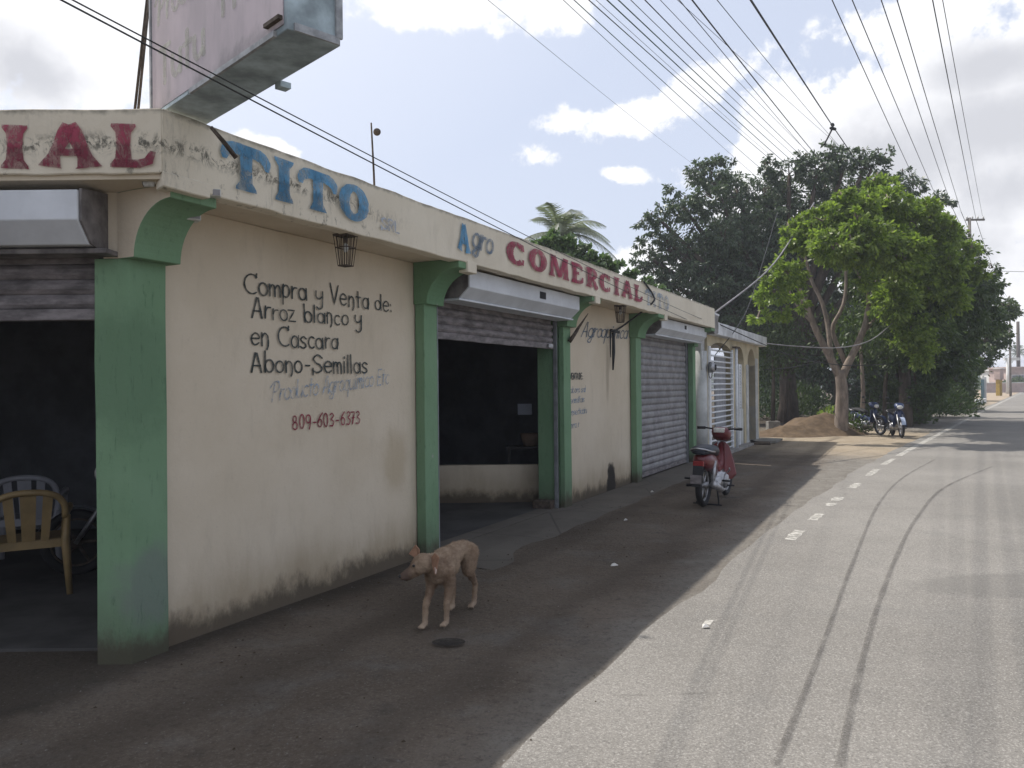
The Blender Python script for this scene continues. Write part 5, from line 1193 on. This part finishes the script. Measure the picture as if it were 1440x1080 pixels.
motorbike('motorbike with scuffed white front fairing inside the dark left doorway',(-2.66,7.3,.006),R(200),dict(body=M['whitebody'],mirror=False,rim=M['iron']))

# ------------------------------------------------------------------ plastic chairs inside the left doorway
M['chairyel']=simple('yellowed_plastic',(.26,.18,.08),.5,.4,var=.2,scale=8,bump=.05)
M['chairwhite']=simple('white_plastic',(.30,.30,.33),.5,.4,var=.15,scale=8,bump=.05)
def chair(label,locn,rz,mat):
    o=thing('plastic_chair',label,'chair',locn,rz,'plastic chairs in the doorway')
    s=MB().prism([(-.22,-.20),(.22,-.20),(.235,.22),(-.235,.22)],'z',.41,.435).build('seat',mat,o,bevel=.01)
    MB().box((-.23,-.225,.37),(.23,-.20,.43)).build('apron',mat,s)
    # arched back with splats (back is on -y)
    b=MB(); arch=[(-.25,-.22,.60),(-.245,-.24,.70),(-.19,-.265,.775),(-.08,-.28,.81),(.08,-.28,.81),(.19,-.265,.775),(.245,-.24,.70),(.25,-.22,.60)]
    b.tube([Vector(q) for q in cr(arch,3)],.026,8)
    bk=b.build('backrest',mat,o)
    for x0,x1 in ((-.17,-.10),(-.055,.055),(.10,.17)):
        MB().add([(x0*.8,-.205,.42),(x1*.8,-.205,.42),(x1,-.275,.79),(x0,-.275,.79),(x0*.8,-.193,.42),(x1*.8,-.193,.42),(x1,-.263,.79),(x0,-.263,.79)],[(0,1,2,3),(4,5,6,7),(0,1,5,4),(1,2,6,5),(2,3,7,6),(3,0,4,7)]).build('slat',mat,bk)
    for sx in (-1,1):
        MB().tube([Vector(q) for q in cr([(.25*sx,-.22,.62),(.285*sx,-.05,.655),(.285*sx,.12,.65),(.27*sx,.20,.60)],4)],[.024]*13,8).build('armrest',mat,o)
        l=MB(); l.prism([(-.035,-.02),(.035,-.02),(.035,.02),(-.035,.02)],'z',0,1); 
        for (y0,y1,zt) in ((.20,.25,.61),(-.22,-.27,.62)):
            MB().tube([(.265*sx,y0,zt),(.25*sx,(y0*.6+y1*.4),.42),(.275*sx,y1,.0)],[.022,.034,.022],6).build('leg',mat,o)
    return o
chair('yellowed plastic armchair seen from behind in the dark left doorway',(-3.86,6.35,.006),R(30),M['chairyel'])
chair('white plastic chair standing behind the yellowed one in the dark left doorway',(-4.52,7.45,.006),R(22),M['chairwhite'])

# ------------------------------------------------------------------ dog
def capsule(mb,a,b,ra,rb,seg=14):
    a=Vector(a);b=Vector(b); n=7; L=(b-a).length; pts=[];rs=[]
    ax=(b-a).normalized()
    for i in range(n): t=PI/2*(1-i/(n-1)); pts.append(a-ax*ra*math.sin(t)); rs.append(max(.0005,ra*math.cos(t)))
    for i in range(n): t=PI/2*i/(n-1); pts.append(b+ax*rb*math.sin(t)); rs.append(max(.0005,rb*math.cos(t)))
    mb.tube(pts,rs,seg)
def dog():
    # local: +x forward along the body, rear feet to front feet; z up
    r0=Vector((-.365,5.80,0)); f0=Vector((-.535,5.32,0)); dx=(f0-r0); ang=math.atan2(dx.y,dx.x)
    o=thing('dog','thin tan short-haired dog stepping off the kerb with its head lowered to the left','dog',tuple(r0),ang)
    m=MB()
    C=lambda a,b,ra,rb:capsule(m,a,b,ra,rb)
    # trunk: hips, loin, deep chest, withers
    C((.00,0,.415),(.16,0,.430),.068,.062); C((.16,0,.425),(.34,0,.395),.066,.092); C((.30,0,.375),(.42,0,.365),.092,.088); C((.40,0,.40),(.46,0,.375),.08,.072)
    C((.02,0,.44),(.40,0,.455),.045,.045)
    C((.38,0,.30),(.45,0,.33),.05,.055)
    # neck, head (turned to the dog's right = image left)
    C((.42,0,.405),(.50,-.03,.425),.070,.058); C((.50,-.03,.425),(.545,-.055,.425),.058,.062)
    C((.545,-.06,.425),(.565,-.085,.410),.070,.057); C((.575,-.10,.395),(.617,-.168,.350),.041,.028); C((.565,-.09,.375),(.605,-.155,.335),.030,.019)
    C((.535,-.03,.445),(.555,-.09,.445),.036,.036)
    # hind legs (thigh, shank back to hock, pastern, paw)
    for s,fx,lift in ((1,-.03,0),(-1,.08,0)):
        y=.062*s
        C((.02,y*.8,.40),(.07+fx*.4,y,.285),.072,.048); C((.07+fx*.4,y,.285),(-.035+fx,y,.155),.036,.019); C((-.035+fx,y,.155),(-.01+fx,y,.03),.020,.0175); C((-.01+fx,y,.02),(.04+fx,y,.016),.019,.016)
        for k in (-1,0,1): C((.035+fx,y+k*.013,.014),(.055+fx,y+k*.015,.012),.010,.009)
    # fore legs
    for s,fx in ((1,.02),(-1,.10)):
        y=.06*s
        C((.42,y*.8,.36),(.385+fx*.3,y,.26),.060,.040); C((.385+fx*.3,y,.26),(.42+fx,y,.13),.032,.0215); C((.42+fx,y,.13),(.425+fx,y,.035),.0205,.0175); C((.425+fx,y,.02),(.47+fx,y,.016),.019,.017)
        for k in (-1,0,1): C((.465+fx,y+k*.013,.014),(.487+fx,y+k*.015,.012),.010,.009)
    # tail, tucked low
    C((-.045,0,.43),(-.10,0,.36),.020,.016); C((-.10,0,.36),(-.115,0,.25),.015,.011); C((-.115,0,.25),(-.09,0,.17),.011,.007)
    tmp=m.build('tmp',M['black']); md=tmp.modifiers.new('r','REMESH'); md.mode='VOXEL'; md.voxel_size=.0055; md.use_smooth_shade=True
    s=tmp.modifiers.new('s','SMOOTH'); s.factor=.5; s.iterations=4
    dg=bpy.context.evaluated_depsgraph_get(); me=bpy.data.meshes.new_from_object(tmp.evaluated_get(dg)); bpy.data.objects.remove(tmp)
    t=NT('tan_dog_coat'); tc=t.N.new('ShaderNodeTexCoord'); ob=tc.outputs['Object']
    hair=t.noise(60,4,.7,(.35,1,1),vec=ob); big=t.noise(6,4,.6,vec=ob)
    c=t.mix(t.mr(big,.35,.65),(.22,.15,.10),(.33,.245,.17)); c=t.mix(t.m('MULTIPLY',t.mr(hair,.45,.75),.4),c,(.12,.07,.045))
    c=t.mix(t.m('MULTIPLY',t.mr(t.noise(9,4,.6,loc=(3,1,2),vec=ob),.52,.7),.5),c,(.12,.072,.05))
    sp=t.N.new('ShaderNodeSeparateXYZ'); t.L.new(ob,sp.inputs[0]); c=t.mix(t.mr(t.m('ADD',sp.outputs['Z'],t.m('MULTIPLY',t.noise(12,4,.6,vec=ob),.06)),.13,.02,0,.6),c,(.46,.36,.27))
    mz=t.mr(t.m('ADD',t.m('MULTIPLY',sp.outputs['Y'],-1.0),t.m('MULTIPLY',hair,.01)),.095,.15); c=t.mix(t.m('MULTIPLY',mz,.8),c,(.09,.06,.05))
    t.bump(hair,.5,.006); mat=t.fin(c,.85,.2)
    me.materials.clear(); me.materials.append(mat)
    for v in me.vertices:
        q=v.co; v.co=q+mnoise.noise_vector(Vector((q.x*14,q.y*40,q.z*40)))*.0035+mnoise.noise_vector(Vector((q.x*60,q.y*160,q.z*160)))*.0014
    for p in me.polygons: p.use_smooth=True; p.material_index=0
    bd=bpy.data.objects.new('body',me); col.objects.link(bd); bd.parent=o
    n=len(me.polygons); pc=np.empty(n*3,dtype=np.float32); me.polygons.foreach_get('center',pc); pn=np.empty(n*3,dtype=np.float32); me.polygons.foreach_get('normal',pn); pc=pc.reshape(-1,3); pn=pn.reshape(-1,3)
    k=rng.integers(0,n,34000); a=pc[k]+rng.normal(0,.0025,(len(k),3)); nn=pn[k]
    fl=np.tile([-1.0,0,-.55],(len(k),1)); fl[a[:,2]<.28]=[-.25,0,-1]; hd_=a[:,0]>.52; fl[hd_]=[-.7,.7,.0]
    fl=fl-nn*(fl*nn).sum(1)[:,None]; fl/=np.linalg.norm(fl,axis=1)[:,None]+1e-6; fl=fl+nn*.35+rng.normal(0,.16,(len(k),3)); fl/=np.linalg.norm(fl,axis=1)[:,None]
    L_=(rng.uniform(.007,.014,len(k))*np.where(hd_|(a[:,2]<.2),.6,1))[:,None]; sdv=np.cross(fl,nn); sdv/=np.linalg.norm(sdv,axis=1)[:,None]+1e-6
    fv=np.stack([a-sdv*.0011,a+sdv*.0011,a+fl*L_+sdv*.0002,a+fl*L_-sdv*.0002],1).reshape(-1,3); fo=quads('fur',fv,mat,o); fo['kind']='stuff'
    dk=simple('wet_black_nose',(.015,.013,.012),.3,.5,var=.1); earm=simple('tan_ear',(.30,.17,.11),.85,.2,var=.25,scale=20); pale=simple('pale_inner_ear',(.50,.38,.32),.85,.2,var=.2,scale=20)
    MB().sphere((.630,-.186,.352),(.015,.017,.013),10,8).build('nose',dk,o)
    for pz in ((.622,-.092,.424),(.572,-.142,.424)): MB().sphere(pz,(.011,.011,.010),8,6).build('eye',dk,o)
    # folded ears: leaf shapes with thickness
    def ear(base,mid,tip,w,mat):
        base,mid,tip=map(Vector,(base,mid,tip)); ax=(tip-base).normalized(); sd_=ax.cross(Vector((.8,-.5,.1))).normalized()*w; th=ax.cross(sd_).normalized()*.005
        P=[base-sd_*.55,base+sd_*.55,mid+sd_*.62,tip,mid-sd_*.62]
        n=5; vs=[p+th for p in P]+[p-th for p in P]
        return MB().add(vs,[tuple(range(n)),tuple(range(n,2*n))[::-1]]+[(i,(i+1)%n,n+(i+1)%n,n+i) for i in range(n)]).build('ear',mat,o,bevel=.003,seg=1)
    ear((.535,.000,.475),(.575,.046,.455),(.607,.058,.372),.078,earm)
    ear((.550,.012,.440),(.585,.052,.425),(.612,.062,.378),.040,pale)
    ear((.510,-.105,.470),(.480,-.150,.492),(.490,-.195,.470),.068,earm)
    return o
dog()

# ------------------------------------------------------------------ air
hz=MB().box((-1100,-1100,-1.2),(1100,1700,16)); hm=bpy.data.materials.new('thin_humid_air'); hm.use_nodes=True; ht=hm.node_tree; ht.nodes.clear()
ho=ht.nodes.new('ShaderNodeOutputMaterial'); hv=ht.nodes.new('ShaderNodeVolumePrincipled'); hv.inputs['Color'].default_value=(.86,.90,1,1); hv.inputs['Density'].default_value=.0012; hv.inputs['Anisotropy'].default_value=.2
ht.links.new(hv.outputs[0],ho.inputs['Volume']); o=hz.build('haze',hm); o['kind']='stuff'; tag(o,'thin humid air that pales the far trees and road','haze')
